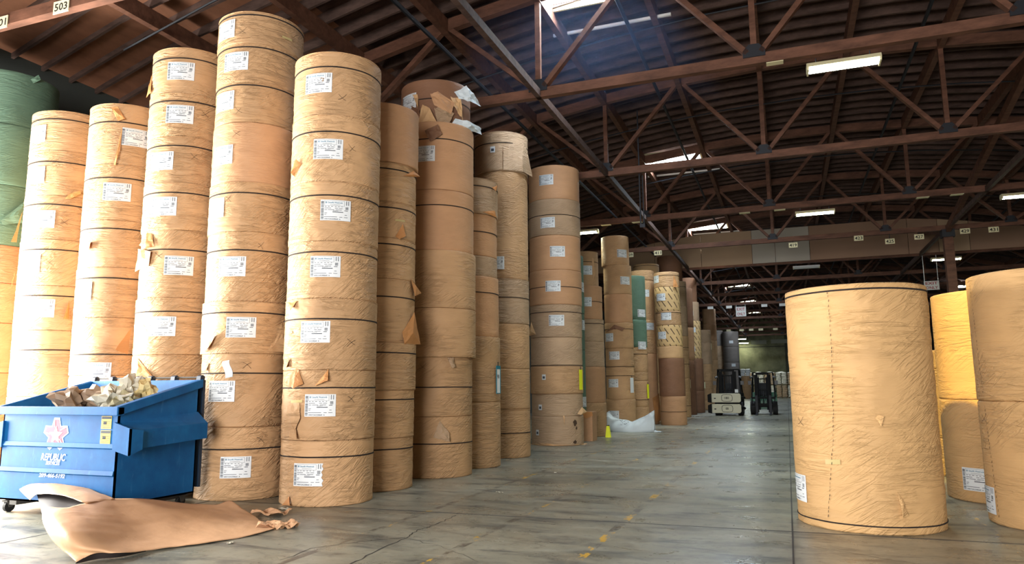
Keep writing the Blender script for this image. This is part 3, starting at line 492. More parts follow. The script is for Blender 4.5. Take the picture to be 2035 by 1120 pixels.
 {'name': 'Q', 'desc': 'dash-printed stack beside the aisle', 'X': -4.197, 'Y': 28.8, 'r': 0.495, 'rolls': [[5.342, 5.941, 5.801, 'T', 0.0, [-0.09, 0]], [4.391, 5.342, None, 'S', 0.0, [-0.09, 0]], [3.841, 4.391, 4.332, 'T', 0, [-0.07, 0]], [3.022, 3.841, None, 'S', 0, [-0.05, 0]], [2.557, 3.022, None, 'L', 0, [-0.05, 0]], [1.098, 2.557, None, 'D', 0, [-0.02, 0]], [0.0, 1.098, 0.51, 'O', 0, [0, 0]]], 'labels': [[-2.466, 5.673], [-1.969, 4.942], [-1.61, 4.178], [-2.104, 3.445]], 'crosses': [], 'flaps': [[[-0.826, 5.822, 0], [-0.562, 5.331, 0.08], [-0.962, 5.321, 0.03]]], 'tags': [], 'smalls': [], 'tapes': [], 'seams2': [], 'grp': 'in the long row left of the aisle'},
 {'name': 'V1', 'desc': 'slim stack right of dash-printed stack', 'X': -4.893, 'Y': 35.98, 'r': 0.48, 'rolls': [[5.358, 6.573, 6.299, 'G', 0, [0, 0]], [4.522, 5.358, None, 'G', 0, [0, 0]], [3.886, 4.522, None, 'G', 0, [0, 0]], [3.205, 3.886, 3.327, 'T', 0, [0, 0]], [1.855, 3.205, 2.529, 'T', 0, [0, 0]], [1.234, 1.855, None, 'T', 0, [0, 0]], [0.0, 1.234, 0.544, 'T', 0, [0, 0]]], 'labels': [], 'crosses': [], 'flaps': [], 'tags': [[0.121, 1.589, 'p']], 'smalls': [], 'tapes': [], 'seams2': [], 'grp': 'in the far stacks'},
 {'name': 'V2', 'desc': 'thin dark stack behind the slim one', 'X': -4.968, 'Y': 39.077, 'r': 0.48, 'rolls': [[4.533, 6.618, None, 'D', 0, [0, 0]], [2.821, 4.533, None, 'O', 0, [0, 0]], [0.0, 2.821, None, 'D', 0, [0, 0]]], 'labels': [], 'crosses': [], 'flaps': [], 'tags': [], 'smalls': [], 'tapes': [], 'seams2': [], 'grp': 'in the far stacks'},
 {'name': 'V3', 'desc': 'farther stack with dashed middle roll', 'X': -4.887, 'Y': 42.003, 'r': 0.5, 'rolls': [[6.202, 7.586, None, 'D', 0, [-0.18, 0]], [5.116, 6.202, None, 'G', 0, [-0.1, 0]], [2.996, 5.116, None, 'S', 0, [-0.05, 0]], [1.213, 2.996, None, 'D', 0, [0, 0]], [0.0, 1.213, None, 'D', 0, [0, 0]]], 'labels': [[-1.508, 5.544], [-1.42, 4.604], [-1.565, 3.531]], 'crosses': [], 'flaps': [], 'tags': [], 'smalls': [], 'tapes': [], 'seams2': [], 'grp': 'in the far stacks'},
 {'name': 'U2', 'desc': 'plain far stack left of the forklift', 'X': -4.88, 'Y': 47.215, 'r': 0.5, 'rolls': [[4.181, 4.973, None, 'G', 0, [0, 0]], [2.827, 4.181, None, 'G', 0, [0, 0]], [1.765, 2.827, None, 'T', 0, [0, 0]], [0.586, 1.765, None, 'T', 0, [0, 0]], [0.0, 0.586, None, 'T', 0, [0, 0]]], 'labels': [], 'crosses': [], 'flaps': [], 'tags': [[-0.19, 3.936, 'p'], [-1.522, 1.516, 'p']], 'smalls': [], 'tapes': [], 'seams2': [], 'grp': 'in the far stacks'},
 {'name': 'U', 'desc': 'far stack rising behind the plain one', 'X': -5.734, 'Y': 60.952, 'r': 0.55, 'rolls': [[6.463, 7.699, None, 'O', -0.02, [0, 0]], [5.113, 6.463, None, 'O', 0, [0, 0]], [3.529, 5.113, None, 'T', 0, [0, 0]], [1.717, 3.529, None, 'T', 0, [0, 0]], [0.0, 1.717, None, 'T', 0, [0, 0]]], 'labels': [], 'crosses': [], 'flaps': [], 'tags': [], 'smalls': [], 'tapes': [], 'seams2': [], 'grp': 'in the far stacks'},
 {'name': 'W', 'desc': 'charcoal stack behind the left forklift', 'X': -5.297, 'Y': 78.258, 'r': 0.8, 'rolls': [[5.402, 7.008, None, 'C', 0, [0, 0]], [3.806, 5.402, None, 'C', 0, [0, 0]], [1.761, 3.806, None, 'C', 0, [0, 0]], [0.0, 1.761, None, 'C', 0, [0, 0]]], 'labels': [[-1.434, 5.918, 1.4], [-1.267, 3.547, 1.4]], 'crosses': [], 'flaps': [], 'tags': [], 'smalls': [], 'tapes': [], 'seams2': [], 'grp': 'in the far stacks'},
 {'name': 'Y', 'desc': 'grey stack left of the charcoal stack', 'X': -6.784, 'Y': 78.708, 'r': 0.75, 'rolls': [[5.569, 7.197, 6.987, 'C', -0.05, [0, 0]], [4.472, 5.569, None, 'G', 0, [0, 0]], [3.587, 4.472, None, 'G', 0, [0, 0]], [1.775, 3.587, None, 'G', 0, [0, 0]], [0.0, 1.775, None, 'G', 0, [0, 0]]], 'labels': [], 'crosses': [], 'flaps': [], 'tags': [], 'smalls': [], 'tapes': [], 'seams2': [], 'grp': 'in the far stacks'},
 {'name': 'X', 'desc': 'low far pile between the forklifts', 'X': -4.394, 'Y': 85.736, 'r': 0.565, 'rolls': [[1.219, 2.5, None, 'T', 0, [0, 0]], [0.0, 1.219, None, 'T', 0, [0, 0]]], 'labels': [], 'crosses': [], 'flaps': [], 'tags': [], 'smalls': [], 'tapes': [], 'seams2': [], 'grp': 'in the far stacks'},
 {'name': 'P2', 'desc': 'cream-topped stack behind the green one', 'X': -6.183, 'Y': 35.068, 'r': 0.62, 'rolls': [[5.966, 7.366, 7.268, 'L', 0, [0, 0]], [4.509, 5.966, None, 'T', 0, [0, 0]], [3.07, 4.509, None, 'T', 0, [0, 0]], [1.647, 3.07, None, 'T', 0, [0, 0]], [0.0, 1.647, None, 'T', 0, [0, 0]]], 'labels': [], 'crosses': [], 'flaps': [], 'tags': [], 'smalls': [], 'tapes': [], 'seams2': [], 'grp': 'in the long row left of the aisle'},
 {'name': 'Q2', 'desc': 'dark stack rising behind dash-printed stack', 'X': -5.34, 'Y': 37.109, 'r': 0.62, 'rolls': [[6.68, 8.048, None, 'D', 0, [0, 0]], [5.148, 6.68, None, 'D', 0, [0, 0]], [3.635, 5.148, None, 'T', 0, [0, 0]], [2.141, 3.635, None, 'T', 0, [0, 0]], [0.0, 2.141, None, 'T', 0, [0, 0]]], 'labels': [], 'crosses': [], 'flaps': [], 'tags': [], 'smalls': [], 'tapes': [], 'seams2': [], 'grp': 'in the long row left of the aisle'},
 {'name': 'R1', 'desc': 'standing alone in the foreground, right of the aisle', 'X': 0.765, 'Y': 9.074, 'r': 0.735, 'rolls': [[0.0, 2.563, 2.498, 'Y', 0, [0, 0]]], 'labels': [[-2.884, 0.377]], 'crosses': [[-2.654, 1.093]], 'flaps': [[[-1.503, 1.159, 0.01], [-1.455, 1.189, 0.0], [-1.398, 1.179, 0.04], [-1.447, 1.078, 0.05], [-1.469, 1.118, 0.02]], [[-1.293, 0.436, 0], [-1.248, 0.362, 0.01], [-1.183, 0.206, 0.02], [-1.275, 0.177, 0.05]]], 'tags': [], 'smalls': [], 'tapes': [[-2.095, 0.699, 0.16, 0.05]], 'seams2': [[-1.998, 2.465], [-1.991, 2.16], [-2.0, 1.838], [-2.016, 1.52], [-2.036, 1.152], [-2.069, 0.891], [-2.13, 0.579], [-2.216, 0.122]], 'grp': 'standing right of the aisle'},
 {'name': 'R3', 'desc': 'stack at the right picture edge', 'X': 2.721, 'Y': 9.549, 'r': 0.72, 'rolls': [[1.312, 2.706, None, 'Y', 0, [0, 0]], [0.0, 1.312, None, 'Y', 0, [0, 0]]], 'labels': [[-3.139, 0.243]], 'crosses': [[-2.951, 1.113]], 'flaps': [], 'tags': [], 'smalls': [], 'tapes': [], 'seams2': [[-3.016, 2.671], [-2.967, 2.412], [-2.949, 2.069], [-2.932, 1.732], [-2.901, 1.399], [-2.887, 1.181], [-2.873, 0.856], [-2.846, 0.591], [-2.821, 0.329], [-2.803, 0.044]], 'grp': 'standing right of the aisle'},
 {'name': 'R2', 'desc': 'stack just behind the right edge stack', 'X': 2.666, 'Y': 11.456, 'r': 0.72, 'rolls': [[1.296, 2.713, None, 'Y', 0, [0, 0]], [0.0, 1.296, None, 'Y', 0, [0, 0]]], 'labels': [[-2.289, 0.288]], 'crosses': [], 'flaps': [], 'tags': [], 'smalls': [], 'tapes': [], 'seams2': [], 'grp': 'standing right of the aisle'},
 {'name': 'R4', 'desc': 'stack mostly hidden behind the lone roll', 'X': 2.981, 'Y': 14.107, 'r': 0.7, 'rolls': [[1.752, 2.064, None, 'Y', 0, [0, 0]], [0.614, 1.752, None, 'Y', 0, [0, 0]], [0.0, 0.614, None, 'Y', 0, [0, 0]]], 'labels': [], 'crosses': [], 'flaps': [], 'tags': [], 'smalls': [], 'tapes': [], 'seams2': [], 'grp': 'standing right of the aisle'},
]
SHEET_FRONT = [[[-7.079, 5.342, 0.3], [-7.038, 5.384, 0.33], [-6.835, 5.418, 0.33], [-7.03, 5.756, 0.31], [-7.155, 6.221, 0.29], [-7.069, 6.663, 0.22], [-6.819, 7.074, 0.12], [-6.591, 7.204, 0.1], [-6.552, 7.379, 0.13], [-6.352, 7.351, 0.06]], [[-6.815, 5.14, 0.27], [-6.58, 5.093, 0.3], [-6.472, 5.218, 0.29], [-6.543, 5.496, 0.26], [-6.737, 5.963, 0.2], [-6.704, 6.399, 0.16], [-6.55, 6.8, 0.1], [-6.428, 7.07, 0.07], [-6.294, 7.216, 0.06], [-6.0, 7.137, 0.03]], [[-6.601, 5.028, 0.2], [-6.185, 4.872, 0.24], [-6.061, 5.0, 0.22], [-6.177, 5.338, 0.17], [-6.345, 5.811, 0.11], [-6.337, 6.194, 0.08], [-6.261, 6.62, 0.05], [-6.12, 6.858, 0.035], [-5.918, 6.956, 0.03], [-5.636, 6.875, 0.015]], [[-6.334, 4.935, 0.1], [-5.932, 4.805, 0.14], [-5.835, 4.975, 0.13], [-5.957, 5.351, 0.08], [-6.023, 5.738, 0.04], [-5.931, 6.036, 0.03], [-5.85, 6.374, 0.02], [-5.738, 6.59, 0.015], [-5.593, 6.7, 0.015], [-5.428, 6.723, 0.01]], [[-5.889, 4.791, 0.015], [-5.819, 4.916, 0.07], [-5.643, 5.025, 0.06], [-5.626, 5.283, 0.03], [-5.557, 5.54, 0.01], [-5.423, 5.75, 0.01], [-5.331, 5.989, 0.008], [-5.259, 6.194, 0.008], [-5.234, 6.392, 0.008], [-5.247, 6.616, 0.008]]]
SHEET_BACK = [[[-8.951, 6.414, 0.3], [-8.73, 6.39, 0.36], [-8.382, 6.354, 0.39], [-8.167, 6.416, 0.385], [-7.927, 6.459, 0.36], [-7.454, 6.307, 0.32], [-7.139, 6.226, 0.29]], [[-8.78, 6.334, 0.27], [-8.487, 6.254, 0.34], [-8.13, 6.186, 0.375], [-7.848, 6.183, 0.37], [-7.519, 6.145, 0.35], [-7.209, 6.103, 0.315], [-7.104, 6.158, 0.285]], [[-8.382, 6.153, 0.22], [-8.16, 6.068, 0.31], [-7.749, 5.945, 0.345], [-7.389, 5.866, 0.34], [-7.027, 5.758, 0.32], [-7.061, 5.956, 0.3], [-7.113, 6.114, 0.28]]]
SHEET_DARK = [[[-8.418, 6.252, 0.285], [-8.1, 6.213, 0.31], [-7.719, 6.126, 0.305], [-7.259, 5.96, 0.29]], [[-7.934, 5.933, 0.24], [-7.661, 5.892, 0.27], [-7.347, 5.851, 0.27], [-6.878, 5.666, 0.27]], [[-7.138, 5.395, 0.2], [-7.152, 5.51, 0.24], [-6.935, 5.519, 0.25], [-6.597, 5.417, 0.265]]]
SHEET_CRES = [[[-5.87, 4.775, 0.02], [-5.839, 4.933, 0.065], [-5.663, 5.042, 0.055], [-5.665, 5.319, 0.02]], [[-5.866, 4.764, 0.006], [-5.844, 4.967, 0.006], [-5.716, 5.092, 0.006], [-5.683, 5.337, 0.006]]]
STAIN = [(-.565, .58, .07, .09), (-.50, .44, .03, .05), (-.583, .09, .06, .05)]
# ------------------------------------------------------------------ paper rolls
KNAME = {'T': 'tan kraft', 'O': 'orange-brown kraft', 'G': 'grey-tan kraft', 'D': 'dark brown', 'L': 'pale kraft', 'Y': 'yellowish kraft', 'R': 'overlit reddish kraft', 'N': 'green-wrapped', 'S': 'dash-printed', 'C': 'charcoal'}
def roll_mesh(r, h, seed, hi, crumple=1.0, seams=()):
    """wrapped cylinder with rounded rims, wrinkles pressed into the paper and a slightly wavy rim"""
    NA, NZ = (168, 40) if hi == 2 else ((96, 18) if hi == 1 else (56, 8))
    rnd = random.Random(seed); ph = rnd.uniform(0, 50)
    vs = []; prof = [(r-.016, 0.0), (r-.004, .006)] + [(r, .018 + (h-.036)*i/NZ) for i in range(NZ+1)] + [(r-.004, h-.006), (r-.016, h)]
    amp = .0045*crumple
    for ri, zi in prof:
        for a in range(NA):
            t = 2*PI*a/NA; cx, cy_ = math.cos(t), math.sin(t)
            d = 0
            if hi:
                p = Vector((cx*1.6*r+ph, cy_*1.6*r, zi*7))
                n = noise.noise(p*1.1); d += amp*(1-min(1, abs(n)*6))*.8 + amp*noise.noise(Vector((cx*5+ph, cy_*5, zi*14)))
                q = Vector((cx*2.2+ph, cy_*2.2, zi*2)); m_ = max(0, noise.noise(q)*2.2)
                aa = t*r*3 + zi*6; d += amp*m_*(1-min(1, abs(noise.noise(Vector((aa*.7, zi*11 - t*r*7, ph))))*5))
            for sz in seams:
                e = abs(zi-sz)
                if e < .05: d *= e/.05
            d += .004*noise.noise(Vector((cx*1.3, cy_*1.3, ph)))
            dz = 0
            if zi < .01 or zi > h-.01: dz = .003*noise.noise(Vector((cx*3, cy_*3, ph+zi)))
            if zi <= 0: dz = 0
            vs.append(((ri+d)*cx, (ri+d)*cy_, max(0, zi+dz)))
    R_ = len(prof); fs = []
    for i in range(R_-1):
        for a in range(NA): fs.append((i*NA+a, i*NA+(a+1) % NA, (i+1)*NA+(a+1) % NA, (i+1)*NA+a))
    c0 = len(vs); vs += [(0, 0, 0), (0, 0, h)]
    for a in range(NA): fs.append((c0, (a+1) % NA, a)); fs.append((c0+1, (R_-1)*NA+a, (R_-1)*NA+(a+1) % NA))
    me = bpy.data.meshes.new('paper_roll'); me.from_pydata(vs, [], fs)
    me.polygons.foreach_set('use_smooth', [True]*(len(fs)-2*NA) + [False]*(2*NA)); me.update(); return me
def cylp(t, z, r): return (math.cos(t)*r, math.sin(t)*r, z)
def band(r, z0, z1, name, m, parent, off=.003, n=72, wav=.0, seed=0):
    b = MB(); vs = []
    for i in range(n+1):
        t = 2*PI*i/n; w_ = wav*noise.noise(Vector((math.cos(t)*2+seed, math.sin(t)*2, 0)))
        for rr, zz in ((r-.01, z0), (r+off, z0), (r+off, z1), (r-.01, z1)): vs.append(cylp(t, zz+w_, rr))
    b.add(vs, [(4*i+a, 4*i+a+1, 4*i+5+a, 4*i+4+a) for i in range(n) for a in range(3)])
    return b.build(name, m, parent, smooth=False)
LC = {}
def label_meshes(r, torn):
    key = (round(r, 2), torn)
    if key in LC: return LC[key]
    W_, H_ = .40, .285
    def fn(off): return lambda a, b_: cylp(a/r, b_, r+off)
    c = MB(); nu = 12
    xs_ = [W_*(-.5+i/nu) for i in range(nu+1)]
    vs = []
    for j in range(9):
        zz = H_*(-.5+j/8)
        for i, u in enumerate(xs_):
            if torn and i == nu: u += [-.0, -.012, .006, -.02, -.004, -.022, .004, -.015, 0][j]
            vs.append(fn(.0075)(u, zz))
    c.add(vs, [(j*13+i, j*13+i+1, j*13+14+i, j*13+13+i) for j in range(8) for i in range(nu)])
    card = c.build('shipping_label', M_LABEL, fix=False)
    k = MB(); f2 = fn(.009)
    def rect(x0, z0, x1, z1):
        n = max(1, int(abs(x1-x0)/.03)); 
        k.add([f2(x0+(x1-x0)*i/n, zz) for zz in (z0, z1) for i in range(n+1)], [(i, i+1, n+2+i, n+1+i) for i in range(n)])
    rr = random.Random(7); k.mi = 0
    z = -.128
    while z < .125:                                       # tall barcode at the left
        hh = rr.choice((.003, .004, .007)); rect(-.192, z, -.155, z+hh); z += hh + rr.choice((.002, .003, .005))
    for q in (0, 1):
        z = .075
        while z < .132: rect(.135+q*.028, z, .148+q*.028, z+.003); z += .0045
    for zz, runs in ((.047, ((-.14, -.12), (-.10, -.08), (-.06, -.035), (-.01, .01), (.03, .05), (.075, .09))), (.024, ((-.145, -.06), (-.01, .03), (.04, .09))), (.002, ((-.145, -.11), (-.10, -.02), (.0, .08))), (-.045, ((-.145, -.11),)), (-.064, ((-.145, -.12), (.12, .15))), (-.096, ((-.15, .02), (.05, .09), (.11, .16)))):
        for a, b_ in runs: rect(a, zz, b_, zz+.006)
    rect(-.04, -.03, .10, -.020); rect(.115, -.004, .16, .004)
    for i in range(5): rect(.128, .014+i*.008, .168, .019+i*.008)
    rect(-.145, .06, .115, .0625); rect(-.145, .128, .115, .1305); rect(-.147, .06, -.1445, .13); rect(.1125, .06, .115, .13)
    put_text(k, 'WRV1SA2208660  A', .21, .018, lambda a, b_: f2(a-.04, b_-.122))
    put_text(k, 'SF 42 0117', .07, .013, lambda a, b_: f2(a+.0, b_-.008))
    k.mi = 1; put_text(k, 'Smurfit Westrock', .19, .022, lambda a, b_: f2(a-.005, b_+.105))
    for i in range(3):
        k.mi = 1; rect(-.135+i*.008, .094, -.130+i*.008, .116)
    k.mi = 0; put_text(k, 'www.smurfitwestrock.com', .13, .008, lambda a, b_: f2(a-.01, b_+.078))
    ink = k.build('printing', [M_INK, M_INKB], fix=False)
    LC[key] = (card.data, ink.data); bpy.data.objects.remove(card); bpy.data.objects.remove(ink)
    return LC[key]
def put_label(parent, r, t, z, torn=False, small=1.0, far=False):
    a, b_ = label_meshes(r, torn)
    o = ob('shipping_label', a, parent, (0, 0, z), (0, 0, t)); o['label'] = 'white printed label'
    if small != 1.0: o.scale = (1, 1, small)
    if not far: ob('printing', b_, o)
def cross_mesh(r, t, z, s, rnd):
    b = MB()
    for sg in (-1, 1):
        n = 6; vs = []; j = rnd.uniform(.7, 1.2); w_ = .0028; tilt = rnd.uniform(-.02, .02)
        for i in range(n+1):
            u = -1+2*i/n; x = u*s*j; zz = sg*u*s*.85 + tilt*u*u
            for e in (-w_, w_): vs.append(cylp(t+x/r, z+zz+e, r+.0078))
        b.add(vs, [(2*i, 2*i+2, 2*i+3, 2*i+1) for i in range(n)])
    return b
def flap(parent, r, pts, z0, m=None, cr=1):
    """torn triangle of wrapping paper standing off the roll: pts = (angle, z, lift)"""
    n = len(pts); ct = sum(p[0] for p in pts)/n; cz = sum(p[1] for p in pts)/n; cl = sum(p[2] for p in pts)/n
    P = [(p[0], p[1], p[2]) for p in pts]
    b = bmesh.new(); vs = [b.verts.new(cylp(p[0], p[1]-z0, r+.012+p[2])) for p in P]
    c = b.verts.new(cylp(ct, cz-z0, r+.012+cl*1.15+.006))
    for i in range(n): b.faces.new((vs[i], vs[(i+1) % n], c))
    bmesh.ops.subdivide_edges(b, edges=b.edges[:], cuts=3, use_grid_fill=True)
    rr = random.Random(int(abs(cz)*1000))
    for v in b.verts:
        d = Vector((v.co.x, v.co.y, 0)).normalized(); v.co += d*.012*cr*noise.noise(v.co*14) ; v.co += Vector((0, 0, .008*cr*noise.noise(v.co*22)))
        rad = math.hypot(v.co.x, v.co.y)
        if rad < r+.010: v.co.x *= (r+.010)/rad; v.co.y *= (r+.010)/rad
    bmesh.ops.recalc_face_normals(b, faces=b.faces)
    me = bpy.data.meshes.new('torn_flap'); b.to_mesh(me); b.free(); me.materials.append(m or M_IN)
    me.update(); o = ob('torn_flap', me, parent); q = o.modifiers.new('thickness', 'SOLIDIFY'); q.thickness = .002
    return o
TIER = ['topmost', 'second from top', 'third from top', 'fourth from top', 'fifth from top', 'sixth from top', 'seventh from top', 'eighth from top', 'ninth from top']
STK = {}
def make_stack(S):
    n = len(S['rolls']); X, Y, r0 = S['X'], S['Y'], S['r']; D = math.hypot(X, Y)
    hi = 2 if D < 12.5 else (1 if D < 26 else 0); objs = []
    for i, (zb, zt, dk, kc, dr, off) in enumerate(S['rolls']):
        zb_ = zb; h = zt - zb - .002; r = r0 + dr; seed = hash((round(X*100), i)) % 9999
        big = S['name'] in ('R1', 'R2', 'R3')
        me = roll_mesh(r, h, seed, hi, 1.25 if S['name'] == 'R1' else (.35 if kc in 'LDSNC' or big else 1.0), [dk-zb] if dk else [])
        o = ob('paper_roll', me, None, (X+off[0], Y+off[1], zb_)); me.materials.append(KR[kc])
        pos = 'single' if n == 1 else ('bottom' if i == n-1 else TIER[i])
        desc = S['desc']
        tag(o, ('%s paper roll, %s, %s' % (KNAME[kc], pos, desc)) if n > 1 else '%s paper roll %s' % (KNAME[kc], desc), 'paper roll', 'paper rolls ' + S['grp'])
        objs.append((o, zb, zt, r))
        if dk: band(r, dk-zb-.009, dk-zb+.009, 'seam_band', M_BAND, o, .0065, wav=.004, seed=seed)
        if S['name'] == 'R1': band(r, .075, .088, 'seam_band', M_BAND, o, .009, wav=.004, seed=3)
        core = MB(); core.tube([(0, 0, h+.0005), (0, 0, h+.0015)], .06, 16)
        if i == 0 and D < 20:
            core.build('core_plug', M_BAND, o)
        # paper overlap at the rim: a thin second layer reaching past the groove
        if hi and kc in 'TG' and dk:
            band(r, h-.012, h-.002, 'rim_fold', KR[kc], o, .005, n=72, wav=.004, seed=seed+1)
    def find(z):
        for q in objs:
            if q[1] <= z <= q[2]: return q
        return objs[0] if z > objs[0][2] else objs[-1]
    rnd = random.Random(5)
    for L in S['labels']:
        o, zb, zt, r = find(L[1]); torn = len(L) > 2 and L[2] == 1
        put_label(o, r, L[0], L[1]-zb, torn, 1.0, D > 40)
    for L in S['crosses']:
        o, zb, zt, r = find(L[1]); cross_mesh(r, L[0], L[1]-zb, .05, rnd).build('marker_cross', M_MARK, o, fix=False)
    for L in S['tapes']:
        o, zb, zt, r = find(L[1]); b = MB(); w_, h_ = L[2]/2, L[3]/2
        b.grid(lambda u, v: cylp(L[0]+(u*2-1)*w_/r, L[1]-zb+(v*2-1)*h_+.01*(u-.5), r+.0076), 8, 1); b.build('tape_strip', M_TAPE, o, fix=False)
    for L in S['smalls']:
        if S['name'] == 'E':
            o, zb, zt, r = find(L[1]); b = MB(); b.grid(lambda u, v: cylp(L[0]+((u-.5)*.10+(v-.5)*-.05+.012*math.sin(v*6))/r, L[1]-zb+(v-.5)*.23+(u-.5)*.02, r+.010+.004*math.sin(v*9)), 5, 8)
            q = b.build('loose_plastic_patch', M_SAFETY, o, fix=False); q['label'] = 'crooked whitish plastic patch'; continue
        o, zb, zt, r = find(L[1]); b = MB(); b.mi = 0
        s_ = .055; b.grid(lambda u, v: cylp(L[0]+(u*2-1)*s_/r, L[1]-zb+(v*2-1)*.07, r+.0085), 4, 1); b.mi = 1
        b.grid(lambda u, v: cylp(L[0]+(u*1.2-.6)*s_/r, L[1]-zb+(v*1.2-.75)*.05, r+.0100), 4, 1)
        b.build('small_sticker', [M_LABEL, M_INK], o, fix=False)
    for fl in S['flaps']:
        mk = {'W': M_SAFETY}.get(fl[-1], KR.get(fl[-1])) if isinstance(fl[-1], str) else None; fl = [p for p in fl if not isinstance(p, str)]
        zc = sum(p[1] for p in fl)/len(fl); o, zb, zt, r = find(zc)
        zlo = .004 if o is objs[-1][0] else -9
        flap(o, r, [(p[0], max(p[1], zb+zlo), p[2]) for p in fl], zb, mk or {'H': KR['G'], 'K': KR['L'], 'J': KR['G'], 'R1': KR['Y'], 'A': KR['N'], 'E': KR['T'], 'M': KR['T'], 'N': KR['D']}.get(S['name']), 2.4 if S['name'] == 'H' else 1)
    if S['seams2']:
        for o, zb, zt, r in objs:
            q = sorted(S['seams2'], key=lambda p: p[1]); b = MB(); z = zb + .08; rr = random.Random(11); pend = None
            while z < min(zt-.05, q[-1][1]):
                for a_, c_ in zip(q[:-1], q[1:]):
                    if a_[1] <= z <= c_[1]:
                        t = a_[0]+(c_[0]-a_[0])*(z-a_[1])/(c_[1]-a_[1]); j = rr.uniform(-.004, .004); w_ = rr.uniform(.002, .006)
                        b.add([cylp(t+(e*w_+j)/r, z-zb+dz, r+.0085) for e, dz in ((-1, .0), (.6, .006), (1.2, .032), (-.2, .026))], [(0, 1, 2, 3)])
                z += rr.uniform(.034, .06)
            if b.v: b.build('stitched_seam', M_MARK, o, fix=False)
    if S['name'] == 'K':
        o, zb, zt, r = objs[-1]; b = bmesh.new(); rr = random.Random(9)
        for (t0, z0, w_, h_) in STAIN:
            n = 14; vs = [b.verts.new(cylp(t0+w_*math.cos(i*2*PI/n)*rr.uniform(.6, 1.15)/r, z0+h_*math.sin(i*2*PI/n)*rr.uniform(.6, 1.15), r+.012)) for i in range(n)]
            b.faces.new(vs)
        me = bpy.data.meshes.new('dark_stain'); b.to_mesh(me); b.free(); me.materials.append(M_MARK); ob('dark_stain', me, o)['label'] = 'blackish oily stain'
    STK[S['name']] = objs
    for L in S['tags']:
        o, zb, zt, r = find(L[1]); kd = L[2]; t = L[0]
        m, lb = {'b': (M_WHITE, 'white card 90 in a blue frame hung on the short narrow stack'), 'y': (M_YEL, None), 'w': (M_LABEL, 'white hanging card on the stack above the white sack'), 'p': (M_TAG, None)}[kd]
        if lb is None: lb = {'K': 'yellow card hung on the stack with the burst bottom roll', 'O': 'yellow card hung on the stack with green rolls behind the white sack', 'V1': 'pale yellow card on the slim stack right of the dash-printed one', 'U2': 'pale card on the far stack left of the forklift, %s one' % ('upper' if L[1] > 3 else 'lower')}[S['name']]
        ex = thing('hanging_card', lb, 'hanging card', (X+math.cos(t)*(r+.02), Y+math.sin(t)*(r+.02), L[1]), math.atan2(-X, Y)*0 + t + PI/2, 'cards hung on the stacks')
        wd_, hh = (.17, .52) if kd in 'byw' else (.12, .4)
        b = MB(); b.box((0, 0, 0), (wd_, .008, hh)); b.build('card', m, ex)
        if kd == 'b':
            f_ = MB()
            for q in (-1, 1): f_.box((q*wd_/2, -.006, 0), (.012, .014, hh)); f_.box((0, -.006, q*hh/2), (wd_, .014, .014))
            f_.box((0, -.006, hh/2-.03), (wd_, .016, .05)); f_.build('frame', mat('blue_frame', (.02, .18, .25), .4), ex)
            d = MB(); put_text(d, '90', .09, .08, lambda a, b_: (a, -.006, b_+.06)); d.build('digits', M_TAGK, ex, fix=False)
        b = MB(); b.tube([(0, 0, hh/2), (0, 0, hh/2+.08)], .008, 5); b.build('cord', M_STEEL, ex)
for S in STACKS: make_stack(S)
# ------------------------------------------------------------------ dumpster
mb_ = mat('dumpster_blue_paint', (.01, .13, .42), .6, spec=.22); k = NT(mb_); P = k.coord(); x, y, z = k.sep(P)
n1 = k.noise(P, 3, 5, .65); n2 = k.noise(k.xyz(k.math('MULTIPLY', x, 9), k.math('MULTIPLY', y, 9), k.math('MULTIPLY', z, 1.6)), 1.6, 5, .7, .5); n3 = k.noise(P, 34, 4, .8)
c = k.mix(k.rng(n1, .3, .7), (.003, .075, .25), (.006, .13, .37))
c = k.mix(k.rng(n2, .60, .70, 0, .4), c, (.06, .22, .48)); c = k.mix(k.rng(n3, .66, .72, 0, .8), c, (.03, .035, .05))
k.L(c, k.b.inputs['Base Color']); k.bump(n3, .12, .004)
M_RUST = mat('rusty_steel', (.06, .055, .05), .7)
M_DK = mat('dark_blue_lid', (.012, .03, .06), .5)
DW, DD, HF, HR, ZB = 1.96, 1.22, 1.29, 1.62, .16        # width, depth, front and rear height, underside
t = thing('dumpster', 'large blue steel dumpster heaped with waste paper, left of the aisle', 'dumpster', (-7.36-DW/2, 6.40, 0))
hw = DW/2; th = .02
b = MB()
b.box((0, th/2, (ZB+HF)/2), (DW, th, HF-ZB)); b.box((0, DD-th/2, (ZB+HR)/2), (DW, th, HR-ZB)); b.box((0, DD/2, ZB+.01), (DW, DD, .02))
for s in (-1, 1):
    xa, xb = (s*hw, s*(hw-th)); b.prism([(0, ZB), (DD, ZB), (DD, HR), (0, HF)], 'x', min(xa, xb), max(xa, xb))
b.build('body', mb_, t)
b = MB()
b.box((0, -.02, HF-.04), (DW+.10, .10, .10)); b.box((0, DD+.01, HR-.03), (DW+.06, .05, .06))
for s in (-1, 1): b.prism([(-.06, HF-.10), (DD+.02, HR-.10), (DD+.02, HR+.01), (-.06, HF+.01)], 'x', s*hw-.04*(s > 0)-.0, s*hw+.04*(s < 0)+s*.05 if s > 0 else s*hw-.05)
b.build('rim', mb_, t, bevel=.008)
for zz in (.53, .84):
    b = MB(); b.prism([(-.022, zz-.02), (0, zz-.035), (0, zz+.03), (-.01, zz+.03)], 'x', -hw+.02, hw-.02); b.build('front_rib', mb_, t)
